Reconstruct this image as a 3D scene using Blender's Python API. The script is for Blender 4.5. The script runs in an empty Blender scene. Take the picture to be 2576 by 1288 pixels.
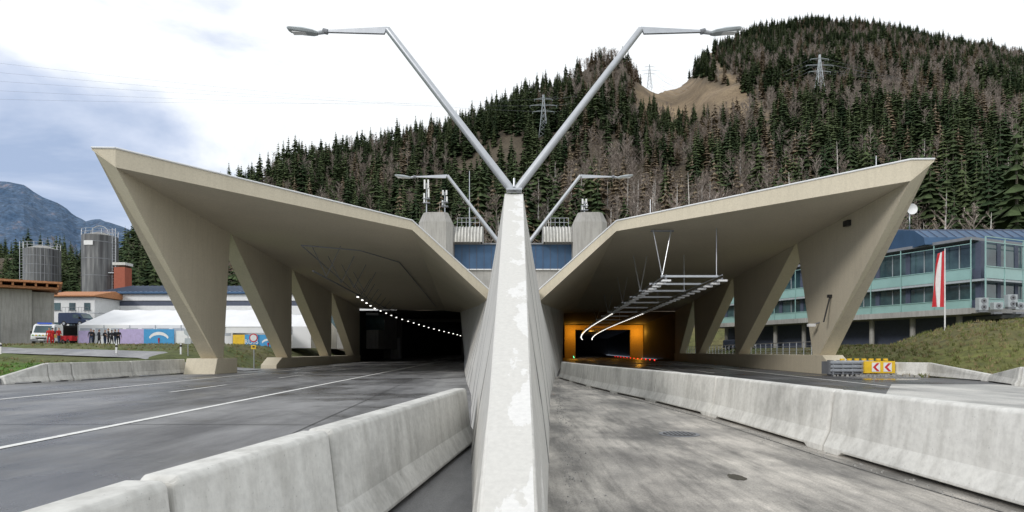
import bpy, bmesh, math, random
import numpy as np
from mathutils import Vector, Matrix
random.seed(7); rng=np.random.default_rng(7)
SC=bpy.context.scene
F=1500.0; HC=1.5; HY=885.0
def P(px,py,d):   # resection of a surveyed direction at distance d -> world metres
    return Vector(((px-1288)/F*d, d, HC+(HY-py)/F*d))

# ------------------------------------------------------------------ materials
def newmat(name):
    m=bpy.data.materials.new(name); m.use_nodes=True
    nt=m.node_tree; b=nt.nodes['Principled BSDF']
    return m,nt,b
def noise(nt,scale,detail=6,rough=0.6,coord='Object',stretch=None):
    tc=nt.nodes.new('ShaderNodeTexCoord'); mp=nt.nodes.new('ShaderNodeMapping')
    if stretch: mp.inputs['Scale'].default_value=stretch
    n=nt.nodes.new('ShaderNodeTexNoise'); n.inputs['Scale'].default_value=scale
    n.inputs['Detail'].default_value=detail; n.inputs['Roughness'].default_value=rough
    nt.links.new(tc.outputs[coord],mp.inputs[0]); nt.links.new(mp.outputs[0],n.inputs[0])
    return n
def ramp(nt,src,stops):
    r=nt.nodes.new('ShaderNodeValToRGB'); e=r.color_ramp.elements
    while len(e)<len(stops): e.new(0.5)
    for i,(p,c) in enumerate(stops):
        e[i].position=p; e[i].color=(c[0],c[1],c[2],1) if hasattr(c,'__len__') else (c,c,c,1)
    nt.links.new(src,r.inputs[0]); return r
def mixc(nt,a,b,fac,mode='MIX'):
    m=nt.nodes.new('ShaderNodeMix'); m.data_type='RGBA'; m.blend_type=mode
    for s,v in ((0,fac),(6,a),(7,b)):
        if hasattr(v,'is_output'): nt.links.new(v,m.inputs[s])
        elif s==0: m.inputs[0].default_value=v
        else: m.inputs[s].default_value=(v[0],v[1],v[2],1)
    return m.outputs[2]
def plain(name,col,rough=0.6,metal=0,var=0.12,scale=3,emit=None,es=1,alpha=None):
    m,nt,b=newmat(name)
    n=noise(nt,scale)
    lo=[c*(1-var) for c in col]; hi=[min(1,c*(1+var)) for c in col]
    r=ramp(nt,n.outputs[0],[(0.3,lo),(0.7,hi)])
    nt.links.new(r.outputs[0],b.inputs['Base Color'])
    b.inputs['Roughness'].default_value=rough; b.inputs['Metallic'].default_value=metal
    if emit:
        b.inputs['Emission Color'].default_value=(*emit,1); b.inputs['Emission Strength'].default_value=es
    return m
def concrete(name,base,stain=0.5,big=0.35,streak=True,bump=0.25,rough=0.8,fine=14):
    m,nt,b=newmat(name)
    n1=noise(nt,big,8,0.65); n2=noise(nt,fine,5,0.65); 
    dark=[c*(1-0.45*stain) for c in base]; lite=[min(1,c*(1+0.18*stain)) for c in base]
    r1=ramp(nt,n1.outputs[0],[(0.32,dark),(0.5,base),(0.7,lite)])
    r2=ramp(nt,n2.outputs[0],[(0.25,(0.78,)*3),(0.6,(1.04,)*3)])
    c=mixc(nt,r1.outputs[0],r2.outputs[0],0.7,'MULTIPLY')
    if streak:
        n3=noise(nt,2.2,5,0.6,stretch=(2.2,2.2,0.18))
        r3=ramp(nt,n3.outputs[0],[(0.36,(0.55,0.54,0.52)),(0.55,(1,1,1))])
        c=mixc(nt,c,r3.outputs[0],0.6*stain,'MULTIPLY')
    n4=noise(nt,45,2,0.5); r4=ramp(nt,n4.outputs[0],[(0.24,(0.35,)*3),(0.3,(1,1,1))])
    c=mixc(nt,c,r4.outputs[0],0.6,'MULTIPLY')
    nt.links.new(c,b.inputs['Base Color']); b.inputs['Roughness'].default_value=rough
    bp=nt.nodes.new('ShaderNodeBump'); bp.inputs['Strength'].default_value=bump; bp.inputs['Distance'].default_value=0.02
    nt.links.new(n2.outputs[0],bp.inputs['Height']); nt.links.new(bp.outputs[0],b.inputs['Normal'])
    return m
def asphalt(name,dark,lite,wet=0.5,stretch=(0.25,0.06,1),n3s=0.22,streaks=0.0):
    m,nt,b=newmat(name)
    n1=noise(nt,1.6,10,0.66,stretch=stretch); n2=noise(nt,55,3,0.75); n3=noise(nt,n3s,7,0.65)
    r1=ramp(nt,n1.outputs[0],[(0.38,dark),(0.49,[(a+c)/2 for a,c in zip(dark,lite)]),(0.60,lite)])
    r2=ramp(nt,n2.outputs[0],[(0.3,(0.62,)*3),(0.7,(1.32,)*3)])
    c=mixc(nt,r1.outputs[0],r2.outputs[0],0.85,'MULTIPLY')
    r3=ramp(nt,n3.outputs[0],[(0.42,(0.66,0.66,0.67)),(0.56,(1.12,1.12,1.12))])
    c=mixc(nt,c,r3.outputs[0],0.8,'MULTIPLY')
    if streaks:
        n5=noise(nt,5,6,0.7,stretch=(1.3,0.10,1)); r5=ramp(nt,n5.outputs[0],[(0.36,(0.5,)*3),(0.52,(1.05,)*3)])
        c=mixc(nt,c,r5.outputs[0],streaks,'MULTIPLY')
    nt.links.new(c,b.inputs['Base Color'])
    rr=ramp(nt,n3.outputs[0],[(0.42,0.60-0.42*wet),(0.56,0.82-0.25*wet)])
    nt.links.new(rr.outputs[0],b.inputs['Roughness'])
    bp=nt.nodes.new('ShaderNodeBump'); bp.inputs['Strength'].default_value=0.3; bp.inputs['Distance'].default_value=0.01
    nt.links.new(n2.outputs[0],bp.inputs['Height']); nt.links.new(bp.outputs[0],b.inputs['Normal'])
    return m
M={}
M['canopy']=concrete('canopy_coating',(0.62,0.56,0.435),0.2,0.12,True,0.1,0.75)
M['median']=concrete('median_concrete',(0.58,0.57,0.54),0.35,0.5)
M['barrier']=concrete('barrier_concrete',(0.66,0.655,0.625),0.65,0.8)
M['conc']=concrete('old_concrete',(0.36,0.355,0.34),0.7,0.15)
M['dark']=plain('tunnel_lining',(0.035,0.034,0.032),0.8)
M['dark2']=plain('tunnel_portal_wall',(0.16,0.15,0.13),0.8)
M['steel']=plain('galvanised_steel',(0.50,0.52,0.55),0.35,0.7,0.08,4)
M['lampgrey']=plain('lamp_housing_grey',(0.42,0.46,0.48),0.4,0.2)
M['grey']=plain('grey_metal',(0.22,0.23,0.25),0.5,0.3)
M['seal']=plain('joint_sealant',(0.24,0.24,0.23),0.8)
M['black']=plain('black_plastic',(0.02,0.02,0.02),0.5)
M['white']=plain('white_paint',(0.75,0.76,0.77),0.5,0,0.06)
M['roadpaint']=plain('road_paint',(0.78,0.78,0.76),0.6,0,0.2,6)
M['red']=plain('red_paint',(0.55,0.02,0.03),0.5)
M['yellow']=plain('yellow_paint',(0.75,0.48,0.02),0.5)
M['blueclad']=plain('blue_cladding',(0.045,0.10,0.19),0.45,0.3,0.15,0.6)
M['blueban']=plain('blue_banner',(0.05,0.30,0.60),0.6)
M['lilac']=plain('lilac_banner',(0.45,0.38,0.62),0.6)
M['brick']=plain('red_brick',(0.35,0.10,0.06),0.8)
M['wood']=plain('timber',(0.45,0.20,0.09),0.7,0,0.3,5)
M['slate']=plain('slate_grey_cladding',(0.07,0.085,0.13),0.6)
M['skin']=plain('skin',(0.5,0.3,0.22),0.6)
M['lips']=plain('lips',(0.38,0.16,0.13),0.6)
M['cloth_dark']=plain('dark_cloth',(0.02,0.022,0.03),0.9)
M['cloth_red']=plain('red_cloth',(0.5,0.02,0.02),0.9)
M['cloth_jean']=plain('denim_cloth',(0.04,0.06,0.12),0.9)
M['hair']=plain('hair',(0.04,0.025,0.015),0.8)
M['lampglow']=plain('lit_lamp',(0.9,0.9,0.85),0.4,emit=(1,0.97,0.9),es=3.0)
M['redglow']=plain('red_stud_light',(0.9,0.05,0.02),0.4,emit=(1,0.03,0.02),es=4)
M['greenglow']=plain('green_stud_light',(0.1,0.8,0.3),0.4,emit=(0.1,1,0.4),es=3)
M['tealglass']=plain('frosted_teal_glass',(0.27,0.44,0.42),0.2,0,0.1,0.5)
def glassmat():
    m,nt,b=newmat('window_glass'); n=noise(nt,0.35,4)
    r=ramp(nt,n.outputs[0],[(0.35,(0.012,0.03,0.04)),(0.65,(0.07,0.13,0.14))])
    nt.links.new(r.outputs[0],b.inputs['Base Color']); b.inputs['Roughness'].default_value=0.08
    b.inputs['Specular IOR Level'].default_value=0.7
    return m
M['glass']=glassmat()
def silomat():
    m,nt,b=newmat('silo_steel'); n=noise(nt,1.2,6,0.6,stretch=(1,1,0.08))
    r=ramp(nt,n.outputs[0],[(0.35,(0.05,0.05,0.055)),(0.55,(0.14,0.145,0.15)),(0.7,(0.3,0.3,0.3))])
    nt.links.new(r.outputs[0],b.inputs['Base Color']); b.inputs['Roughness'].default_value=0.5
    return m
M['silo']=silomat()
def mediantop():
    m,nt,b=newmat('median_cap_coating'); n=noise(nt,2.0,9,0.6,stretch=(1.3,.6,.6)); n2=noise(nt,20,4)
    tc=nt.nodes.new('ShaderNodeTexCoord'); sp=nt.nodes.new('ShaderNodeSeparateXYZ'); nt.links.new(tc.outputs['Object'],sp.inputs[0])
    ma=nt.nodes.new('ShaderNodeMath'); ma.operation='MULTIPLY_ADD'; ma.inputs[1].default_value=.55; nt.links.new(sp.outputs[0],ma.inputs[0]); nt.links.new(n.outputs[0],ma.inputs[2])
    r=ramp(nt,ma.outputs[0],[(0.565,(0.64,0.63,0.60)),(0.58,(0.74,0.735,0.72))])
    r2=ramp(nt,n2.outputs[0],[(0.3,(0.86,)*3),(0.7,(1.04,)*3)])
    c=mixc(nt,r.outputs[0],r2.outputs[0],0.7,'MULTIPLY')
    nt.links.new(c,b.inputs['Base Color']); b.inputs['Roughness'].default_value=0.8
    bp=nt.nodes.new('ShaderNodeBump'); bp.inputs['Strength'].default_value=.25; bp.inputs['Distance'].default_value=0.01
    nt.links.new(n2.outputs[0],bp.inputs['Height']); nt.links.new(bp.outputs[0],b.inputs['Normal'])
    return m
M['median_top']=mediantop()
M['road_l']=asphalt('road_asphalt',(0.095,0.095,0.10),(0.25,0.25,0.255),0.8)
M['road_r']=asphalt('road_asphalt_dark',(0.055,0.055,0.06),(0.15,0.15,0.155),0.8)
M['lane']=asphalt('dusty_lane',(0.20,0.19,0.175),(0.54,0.505,0.455),0.25,(0.6,0.2,1),0.45,0.6)
M['slab']=asphalt('pale_concrete_slab',(0.34,0.34,0.33),(0.55,0.54,0.51),0.5)
M['path']=asphalt('path_asphalt',(0.20,0.20,0.21),(0.32,0.32,0.33),0.6)

# ------------------------------------------------------------------ mesh helpers
def obj(name,verts,faces,mat=None,parent=None,smooth=False):
    me=bpy.data.meshes.new(name); me.from_pydata([tuple(v) for v in verts],[],faces); me.update()
    o=bpy.data.objects.new(name,me); SC.collection.objects.link(o)
    if mat: me.materials.append(mat)
    if smooth:
        for p in me.polygons: p.use_smooth=True
    if parent: o.parent=parent
    return o
def empty(name):
    e=bpy.data.objects.new(name,None); SC.collection.objects.link(e); e.empty_display_size=0.1; return e
class B:  # mesh builder with several materials
    def __init__(s): s.v=[];s.f=[];s.m=[];s.mats=[]
    def mi(s,mat):
        if mat not in s.mats: s.mats.append(mat)
        return s.mats.index(mat)
    def add(s,vs,fs,mat):
        o=len(s.v); s.v+=[tuple(v) for v in vs]; i=s.mi(mat)
        for f in fs: s.f.append(tuple(a+o for a in f)); s.m.append(i)
    def box(s,c,size,mat,rot=0,taper=1.0):
        cx,cy,cz=c; hx,hy,hz=size[0]/2,size[1]/2,size[2]/2
        cr,sr=math.cos(rot),math.sin(rot); vs=[]
        for z in(-1,1):
            t=taper if z>0 else 1
            for x,y in((-1,-1),(1,-1),(1,1),(-1,1)):
                X,Y=x*hx*t,y*hy*t
                vs.append((cx+X*cr-Y*sr,cy+X*sr+Y*cr,cz+z*hz))
        s.add(vs,[(3,2,1,0),(4,5,6,7),(0,1,5,4),(1,2,6,5),(2,3,7,6),(3,0,4,7)],mat)
    def tube(s,p,q,r1,r2,mat,n=8,cap=True):
        p=Vector(p);q=Vector(q);d=(q-p).normalized()
        a=Vector((0,0,1)) if abs(d.z)<0.9 else Vector((1,0,0))
        u=d.cross(a).normalized(); w=d.cross(u)
        vs=[]
        for c,r in((p,r1),(q,r2)):
            for i in range(n):
                t=2*math.pi*i/n; vs.append(c+(u*math.cos(t)+w*math.sin(t))*r)
        fs=[(i,(i+1)%n,n+(i+1)%n,n+i) for i in range(n)]
        if cap: fs+=[tuple(range(n))[::-1],tuple(range(n,2*n))]
        s.add(vs,fs,mat)
    def prism(s,poly,ext,mat,poly2=None):
        n=len(poly); e=Vector(ext); vs=[Vector(p) for p in poly]+([Vector(p) for p in poly2] if poly2 else [Vector(p)+e for p in poly])
        s.add(vs,[tuple(range(n))[::-1],tuple(range(n,2*n))]+[(i,(i+1)%n,n+(i+1)%n,n+i) for i in range(n)],mat)
    def quad(s,a,b,c,d,mat): s.add([a,b,c,d],[(0,1,2,3)],mat)
    def make(s,name,parent=None,smooth=False,bevel=0,fix=True):
        me=bpy.data.meshes.new(name); me.from_pydata(s.v,[],s.f); 
        for m in s.mats: me.materials.append(m)
        me.polygons.foreach_set('material_index',s.m)
        if smooth: me.polygons.foreach_set('use_smooth',[True]*len(s.f))
        me.update()
        if fix:
            bm=bmesh.new(); bm.from_mesh(me); bmesh.ops.recalc_face_normals(bm,faces=bm.faces); bm.to_mesh(me); bm.free()
        o=bpy.data.objects.new(name,me); SC.collection.objects.link(o)
        if parent: o.parent=parent
        if bevel:
            md=o.modifiers.new('bevel','BEVEL'); md.width=bevel; md.segments=2; md.limit_method='ANGLE'
        return o
def sst(a,b,x):
    t=np.clip((x-a)/(b-a),0,1); return t*t*(3-2*t)

# ------------------------------------------------------------------ terrain
LX=lambda d:-17.64-0.065*d
RX=lambda d:17.0+0.10*d
sky_px=[-1500,-300,0,120,250,330,420,520,620,760,870,1000,1160,1300,1430,1490,1560,1600,1640,1700,1745,1775,1900,2040,2200,2350,2500,2650,3000,4500]
sky_y =[ 640, 610,585,590,620,600,560,505,455,400,378,352,302,228,178,142,137,180,205,196,160,112,62,40,50,80,105,140,200,400]
D_px=[-1500,0,300,620,1000,1300,1560,1640,1760,2040,2600,4500]
D_v =[260,260,300,430,520,560,640,760,950,1100,950,700]
def vnoise(x,y,s,seed):
    r=np.random.default_rng(seed); g=r.random((256,256))
    X=x/s;Y=y/s; xi=np.floor(X).astype(int);yi=np.floor(Y).astype(int);fx=X-xi;fy=Y-yi
    fx=fx*fx*(3-2*fx);fy=fy*fy*(3-2*fy)
    a=g[xi%256,yi%256];b=g[(xi+1)%256,yi%256];c=g[xi%256,(yi+1)%256];d=g[(xi+1)%256,(yi+1)%256]
    return (a*(1-fx)+b*fx)*(1-fy)+(c*(1-fx)+d*fx)*fy-0.5
def H(x,y):
    x=np.asarray(x,float);y=np.asarray(y,float)
    yy=np.maximum(y,1.0); t=x/yy*F+1288
    t=np.clip(t,-1500,4500)
    e=(HY-(np.interp(t,sky_px,sky_y)+24))/F; D=np.interp(t,D_px,D_v)
    y0=np.interp(t,[-300,300,700,1288,1900,2600],[150,150,135,125,110,95])
    s=(y-y0)/(D-y0)
    up=np.clip(s,0,1); prof=up**1.05
    down=np.clip((y-D)/900,0,1)
    h=prof*e*D*(1-0.9*down)
    amp=np.clip(up*6,0,1)*np.clip((1.15-up)*3,0,1)
    h=h+amp*(vnoise(x,y,130,1)*26+vnoise(x,y,42,2)*10+vnoise(x,y,14,3)*2.5)
    h=h*(y>y0)
    left=2.3*sst(38,64,y)*sst(2.2,9,LX(y)-x)+0.25*vnoise(x,y,3,5)*sst(3,6,LX(y)-x)*sst(36,42,y)
    right=2.0*sst(42,52,y)*sst(2.5,8,x-RX(y))
    mound=(4.3*sst(24,44,x)*sst(34,46,y)*(1-0.6*sst(52,62,y))+0.5*vnoise(x,y,2.5,6)*sst(24,27,x)*sst(36,40,y))*(y<400)
    flat=np.where(x<0,left,np.maximum(right,mound))
    return np.maximum(h,0)+flat*(1-sst(100,160,y))
def on_hill(px,py):
    d=100.0
    while d<1400:
        p=P(px,py,d)
        if H(p.x,p.y)>=p.z: return p
        d+=2
    return P(px,py,900)
def axis(a0,a1,b0,b1,fine,coarse,lo,hi):
    v=list(np.arange(a0,a1,fine))
    x=v[-1]+coarse
    while x<b1: v.append(x); x+=coarse
    st=coarse
    while x<hi: v.append(x); st*=1.35; x+=st
    v.append(hi)
    x=v[0]-coarse; w=[]
    while x>b0: w.append(x); x-=coarse
    st=coarse
    while x>lo: w.append(x); st*=1.35; x-=st
    w.append(lo); return np.array(w[::-1]+v)
xs=axis(-72,72,-900,1150,1.2,9,-6000,6000); ys=axis(18,150,-30,1250,1.2,9,-400,7000)
X,Y=np.meshgrid(xs,ys); Z=H(X,Y)-0.03
nx,ny=len(xs),len(ys)
co=np.stack([X.ravel(),Y.ravel(),Z.ravel()],1)
ii=(np.arange(ny-1)[:,None]*nx+np.arange(nx-1)[None,:]).ravel()
# the two tunnel bores pass under the hill: leave the ground sheet open inside them
def lerp(y,a,b,ya,yb): return a+(b-a)*(y-ya)/(yb-ya)
fx_=X.ravel();fy_=Y.ravel();fz_=Z.ravel()
inL=(fx_>lerp(fy_,-23.7,-34,92.4,300)-1.5)&(fx_<lerp(fy_,-7.6,-16,92.4,300)+1.5)
inR=(fx_>lerp(fy_,8.3,22,97.7,300)-1.5)&(fx_<lerp(fy_,26.9,48,97.7,300)+1.5)
bore=(inL|inR)&(fy_>112)&(fy_<305)&(fz_<8.6)
corners=np.stack([ii,ii+1,ii+1+nx,ii+nx],1)
keepf=~bore[corners].any(axis=1)
fc=corners[keepf]
me=bpy.data.meshes.new('ground'); me.from_pydata(co.tolist(),[],fc.tolist())
me.polygons.foreach_set('use_smooth',[True]*len(fc))
PXg=X/np.maximum(Y,1)*F+1288; PYg=HY-(Z-HC)/np.maximum(Y,1)*F
def clearing(px,py,z=None):
    a=(px>1595)&(px<1885)&(py>np.interp(px,[1600,1760,1885],[215,195,235]))&(py<np.interp(px,[1595,1700,1800,1885],[290,308,312,300]))
    cx=np.interp(py,[90,150,200,310],[1766,1785,1830,1935]); b=(py>90)&(py<330)&(np.abs(px-cx)<12)
    return a|b
clr=clearing(PXg,PYg)&(Y>200)
hill=(Y>125)
col=np.zeros((ny,nx,4)); col[...,3]=1
grass=np.array([0.085,0.115,0.03]); floor=np.array([0.085,0.07,0.048]); tan=np.array([0.26,0.20,0.125]); dry=np.array([0.14,0.13,0.055])
n=np.clip(vnoise(X,Y,4,11)+0.5+vnoise(X,Y,11,12)*0.8,0,1)[...,None]
base=grass*(1-n)+dry*n
base=np.where((X>20)[...,None]&(Y<75)[...,None],dry*0.8*(1-n)+np.array([0.12,0.14,0.03])*n,base)
lush=((X<-24)&(Y<47))[...,None]; base=np.where(lush,np.array([0.07,0.15,0.015]),base)
base=np.where(hill[...,None],floor,base)
base=np.where(clr[...,None],tan*(0.55+0.7*np.clip(vnoise(X,Y,30,14)+.5,0,1)[...,None]),base)
col[...,:3]=base
ca=me.color_attributes.new('cover','FLOAT_COLOR','POINT'); ca.data.foreach_set('color',col.reshape(-1))
gm,nt,b=newmat('ground_cover'); at=nt.nodes.new('ShaderNodeAttribute'); at.attribute_name='cover'
n1=noise(nt,1.2,8,0.7); r1=ramp(nt,n1.outputs[0],[(0.3,(0.40,0.40,0.38)),(0.7,(1.55,1.5,1.45))])
c=mixc(nt,at.outputs['Color'],r1.outputs[0],0.9,'MULTIPLY')
n2=noise(nt,0.12,6,0.7); r2=ramp(nt,n2.outputs[0],[(0.35,(0.65,0.6,0.6)),(0.65,(1.2,1.2,1.2))])
c=mixc(nt,c,r2.outputs[0],0.8,'MULTIPLY')
nt.links.new(c,b.inputs['Base Color']); b.inputs['Roughness'].default_value=0.95
bp=nt.nodes.new('ShaderNodeBump'); bp.inputs['Strength'].default_value=0.8; bp.inputs['Distance'].default_value=0.15
nt.links.new(n1.outputs[0],bp.inputs['Height']); nt.links.new(bp.outputs[0],b.inputs['Normal'])
me.materials.append(gm); me.update()
g=bpy.data.objects.new('ground',me); SC.collection.objects.link(g)
def gmat(name,a,b2):
    m,nt,b=newmat(name); n=noise(nt,1.5,4); r=ramp(nt,n.outputs[0],[(0.35,a),(0.65,b2)])
    nt.links.new(r.outputs[0],b.inputs['Base Color']); b.inputs['Roughness'].default_value=.9; return m
ga=gmat('grass_blades',(0.09,0.12,0.025),(0.21,0.21,0.08)); gb_=gmat('dry_weeds',(0.18,0.14,0.07),(0.28,0.23,0.12)); gc=gmat('lush_grass_blades',(0.07,0.16,0.015),(0.12,0.25,0.025))
bd=B()
def tufts(n,x0,x1,y0,y1,cond,mats,hh):
    for k in range(n):
        x=random.uniform(x0,x1);y=random.uniform(y0,y1)
        if not cond(x,y): continue
        z=float(H(x,y))-.03; mt=random.choice(mats)
        for j in range(5):
            a=random.random()*6.28; h=hh*random.uniform(.4,1.3); w=.03+.03*random.random(); dx=random.uniform(-.12,.12);dy=random.uniform(-.12,.12)
            bd.add([(x+dx-w*math.cos(a),y+dy-w*math.sin(a),z),(x+dx+w*math.cos(a),y+dy+w*math.sin(a),z),(x+dx+random.uniform(-.15,.15),y+dy+random.uniform(-.1,.1),z+h)],[(0,1,2)],mt)
tufts(5200,23,62,35,60,lambda x,y:x>RX(y)+3.0,[ga,ga,gb_],.24)
tufts(2600,-58,-21,39,76,lambda x,y:x<LX(y)-2.6 and abs(y-(56-0.22*(x+55)))>3.6,[ga,gb_],.18)
tufts(1800,-52,-25,30,47,lambda x,y:x<LX(y)-5,[gc],.14)
bd.make('grass',fix=False)

# distant mountain range
mp_px=[-900,-300,0,60,110,150,190,215,250,330,600,900]; mp_y=[380,420,455,466,498,512,545,556,550,578,650,760]
pts=[];fs=[];NX=150;NYm=30
for j in range(NYm+1):
    d=2300+1500*j/NYm
    for i in range(NX+1):
        px=-900+1800*i/NX; e=(HY-np.interp(px,mp_px,mp_y))/F
        s=j/NYm; z=e*3800*(s**1.1)+HC
        x=(px-1288)/F*d
        z+= (vnoise(np.array(x),np.array(d),260,21)*170+vnoise(np.array(x),np.array(d),90,22)*50)*(s*(1-s)*4)**0.7*0.9+vnoise(np.array(x),np.array(d),40,23)*12
        pts.append((x,d,float(z)))
for j in range(NYm):
    for i in range(NX):
        a=j*(NX+1)+i; fs.append((a,a+1,a+NX+2,a+NX+1))
mm,nt,b=newmat('mountain_cover_hazed'); n1=noise(nt,0.005,9,0.72); n2=noise(nt,0.05,6,0.75)
r1=ramp(nt,n1.outputs[0],[(0.4,(0.04,0.085,0.16)),(0.56,(0.08,0.13,0.21)),(0.64,(0.24,0.21,0.24))])  # blue distance haze painted into the cover colours
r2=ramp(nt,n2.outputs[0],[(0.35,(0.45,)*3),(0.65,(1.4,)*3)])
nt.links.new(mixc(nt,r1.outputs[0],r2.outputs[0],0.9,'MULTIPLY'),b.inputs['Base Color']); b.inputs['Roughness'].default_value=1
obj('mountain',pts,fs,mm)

# ------------------------------------------------------------------ trees (forest)
def treemat(name,a,bb,seedscale=1):
    m,nt,b=newmat(name); oi=nt.nodes.new('ShaderNodeObjectInfo')
    r=ramp(nt,oi.outputs['Random'],[(0.0,a),(0.5,[(x+y)/2 for x,y in zip(a,bb)]),(1.0,bb)])
    n=noise(nt,0.9,3); r2=ramp(nt,n.outputs[0],[(0.35,(0.55,)*3),(0.65,(1.45,)*3)])
    nt.links.new(mixc(nt,r.outputs[0],r2.outputs[0],0.9,'MULTIPLY'),b.inputs['Base Color']); b.inputs['Roughness'].default_value=0.9
    b.inputs['Specular IOR Level'].default_value=0.15
    return m
needle=treemat('spruce_needles',(0.028,0.050,0.022),(0.085,0.11,0.048))
larch=treemat('bare_larch_twigs',(0.15,0.115,0.075),(0.24,0.19,0.13))
bark=treemat('bark',(0.14,0.12,0.10),(0.24,0.22,0.19))
twig=treemat('bare_twigs',(0.20,0.165,0.14),(0.36,0.31,0.275))
birch=treemat('birch_bark',(0.45,0.43,0.40),(0.6,0.58,0.55))
def link_coll(o,coll):
    for c in list(o.users_collection): c.objects.unlink(o)
    coll.objects.link(o)
variants=bpy.data.collections.new('forest_tree_variants')
def conifer(idx,h,w,fol,dens,seed):
    r=random.Random(seed); bd=B(); bd.tube((0,0,0),(0,0,h*0.97),h*0.014,0.03,bark,5,False)
    tiers=int(15*dens)
    for k in range(tiers):
        f=k/(tiers-1); z=h*(0.08+0.89*f); R=w*(1-f)**0.72*(0.72+0.45*r.random())+0.12
        nb=int(9-3*f)
        a0=r.random()*6.28
        for i in range(nb):
            if r.random()<0.1: continue
            a=a0+6.283*i/nb+r.uniform(-.25,.25); L=R*r.uniform(0.6,1.2); dr=L*r.uniform(0.15,0.45)
            ca,sa=math.cos(a),math.sin(a); wd=L*0.36
            p0=(0,0,z+h*0.025); tip=(ca*L,sa*L,z-dr)
            m1=(ca*L*.6-sa*wd,sa*L*.6+ca*wd,z-dr*.95); m2=(ca*L*.6+sa*wd,sa*L*.6-ca*wd,z-dr*.95)
            md=(ca*L*.6,sa*L*.6,z-dr*.3)
            bd.add([p0,m1,tip,m2,md],[(0,1,4),(1,2,4),(2,3,4),(3,0,4)],fol)
    o=bd.make('v%02d_conifer'%idx,fix=False); link_coll(o,variants)
def bare(idx,h,seed,spread,bk=None,th=1.0):
    r=random.Random(seed); bd=B(); bk=bk or bark
    def stick(p,q,r1,r2,mat): bd.tube(p,q,r1,r2,mat,3,False)
    top=Vector((r.uniform(-.6,.6),r.uniform(-.6,.6),h))
    stick((0,0,0),top*0.55,h*0.013*th,h*0.009*th,bk); stick(top*0.55,top,h*0.009*th,0.03,bk)
    for i in range(28):
        f=r.uniform(0.22,0.95); p=top*f; a=r.random()*6.28; L=h*spread*(1.15-f)*r.uniform(.6,1.1)
        q=p+Vector((math.cos(a)*L,math.sin(a)*L,L*r.uniform(.8,1.5))); stick(p,q,0.09,0.04,twig)
        for j in range(9):
            g=r.uniform(.25,1); pp=p.lerp(q,g); a2=a+r.uniform(-1.3,1.3); l2=L*r.uniform(.25,.5)
            qq=pp+Vector((math.cos(a2)*l2,math.sin(a2)*l2,l2*r.uniform(.5,1.4)))
            s=Vector((-math.sin(a2),math.cos(a2),0.3))*0.065
            bd.add([pp-s,pp+s,qq],[(0,1,2)],twig)
            for k in range(3):
                g2=r.uniform(.3,1); p3=pp.lerp(qq,g2); q3=p3+Vector((r.uniform(-1,1),r.uniform(-1,1),r.uniform(.2,1.2)))*l2*.5
                bd.add([p3-s*.8,p3+s*.8,q3],[(0,1,2)],twig)
    o=bd.make('v%02d_bare'%idx,fix=False); link_coll(o,variants)
conifer(0,22,4.6,needle,1.3,1);conifer(1,25,4.3,needle,1.5,2);conifer(2,18,4.6,needle,1.1,3);conifer(3,22,3.7,needle,1.3,4);conifer(4,20,3.7,larch,1.0,5)
bare(5,17,11,.30);bare(6,19,12,.24);bare(7,14,13,.38);bare(8,19,14,.20,birch,1.1)
sp=6.8
gx=np.arange(-900,1100,sp); gy=np.arange(112,1180,sp)
GX,GY=np.meshgrid(gx,gy); GX=(GX+rng.uniform(-.6,.6,GX.shape)*sp).ravel(); GY=(GY+rng.uniform(-.6,.6,GY.shape)*sp).ravel()
T=GX/GY*F+1288; Dv=np.interp(T,D_px,D_v); y0v=np.interp(T,[-300,300,700,1288,1900,2600],[150,150,135,125,110,95])
GZ=H(GX,GY); PY=HY-(GZ-HC)/GY*F
keep=(T>-350)&(T<2950)&(GY>y0v+8)&(GY<Dv+45)&~(clearing(T,PY)&(GY>200))
keep&=~((GY>500)&(rng.random(GX.shape)<0.1))
keep&=~((vnoise(GX,GY,22,41)>0.38))
# nothing grows inside the bores
keep&=~((GX>-36)&(GX<50)&(GY<305)&(GZ<10.5))
GX,GY,GZ,T,PY=GX[keep],GY[keep],GZ[keep],T[keep],PY[keep]
N=len(GX)
bn=vnoise(GX,GY,60,31)+0.5+0.6*vnoise(GX,GY,20,32)
pb=np.clip((bn-0.30)*2.6,0,1)*np.interp(GY,[110,230,450,900],[1.0,0.97,0.8,0.55])
pb=np.where(T>1900,np.clip(pb*1.2+.1,0,.9),pb)
pb=np.where((T<1350)&(GY>260),pb*.55,pb)
pb=np.where((T>1430)&(T<1610)&(PY<260),0.85,pb)
pb=np.where(T<500,pb*0.15,pb)
u=rng.random(N); kind=rng.integers(0,4,N)
kind=np.where(u<pb*0.28,4,kind); kind=np.where((u>=pb*0.28)&(u<pb),rng.integers(5,8,N),kind)
kind=np.where((kind>=5)&(GY<240)&(rng.random(N)<.4),8,kind)
scl=(0.5+0.75*rng.random(N)**0.8)*np.where(T<300,0.72,1.0)*np.interp(GY,[120,220,400,700],[1.15,1.05,.82,.88])
scl=np.where(rng.random(N)<.04,scl*1.25,scl)
scl=np.where(kind>=5,scl*.98,scl)
fm=bpy.data.meshes.new('forest'); fm.from_pydata(np.stack([GX,GY,GZ-0.4],1).tolist(),[],[])
for nm,ty,da in (('scl','FLOAT',scl),('rotz','FLOAT',rng.uniform(0,6.28,N)),('kind','INT',kind.astype(int))):
    a=fm.attributes.new(nm,ty,'POINT'); a.data.foreach_set('value',da)
fo=bpy.data.objects.new('forest',fm); SC.collection.objects.link(fo)
ng=bpy.data.node_groups.new('forest_scatter','GeometryNodeTree')
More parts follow.
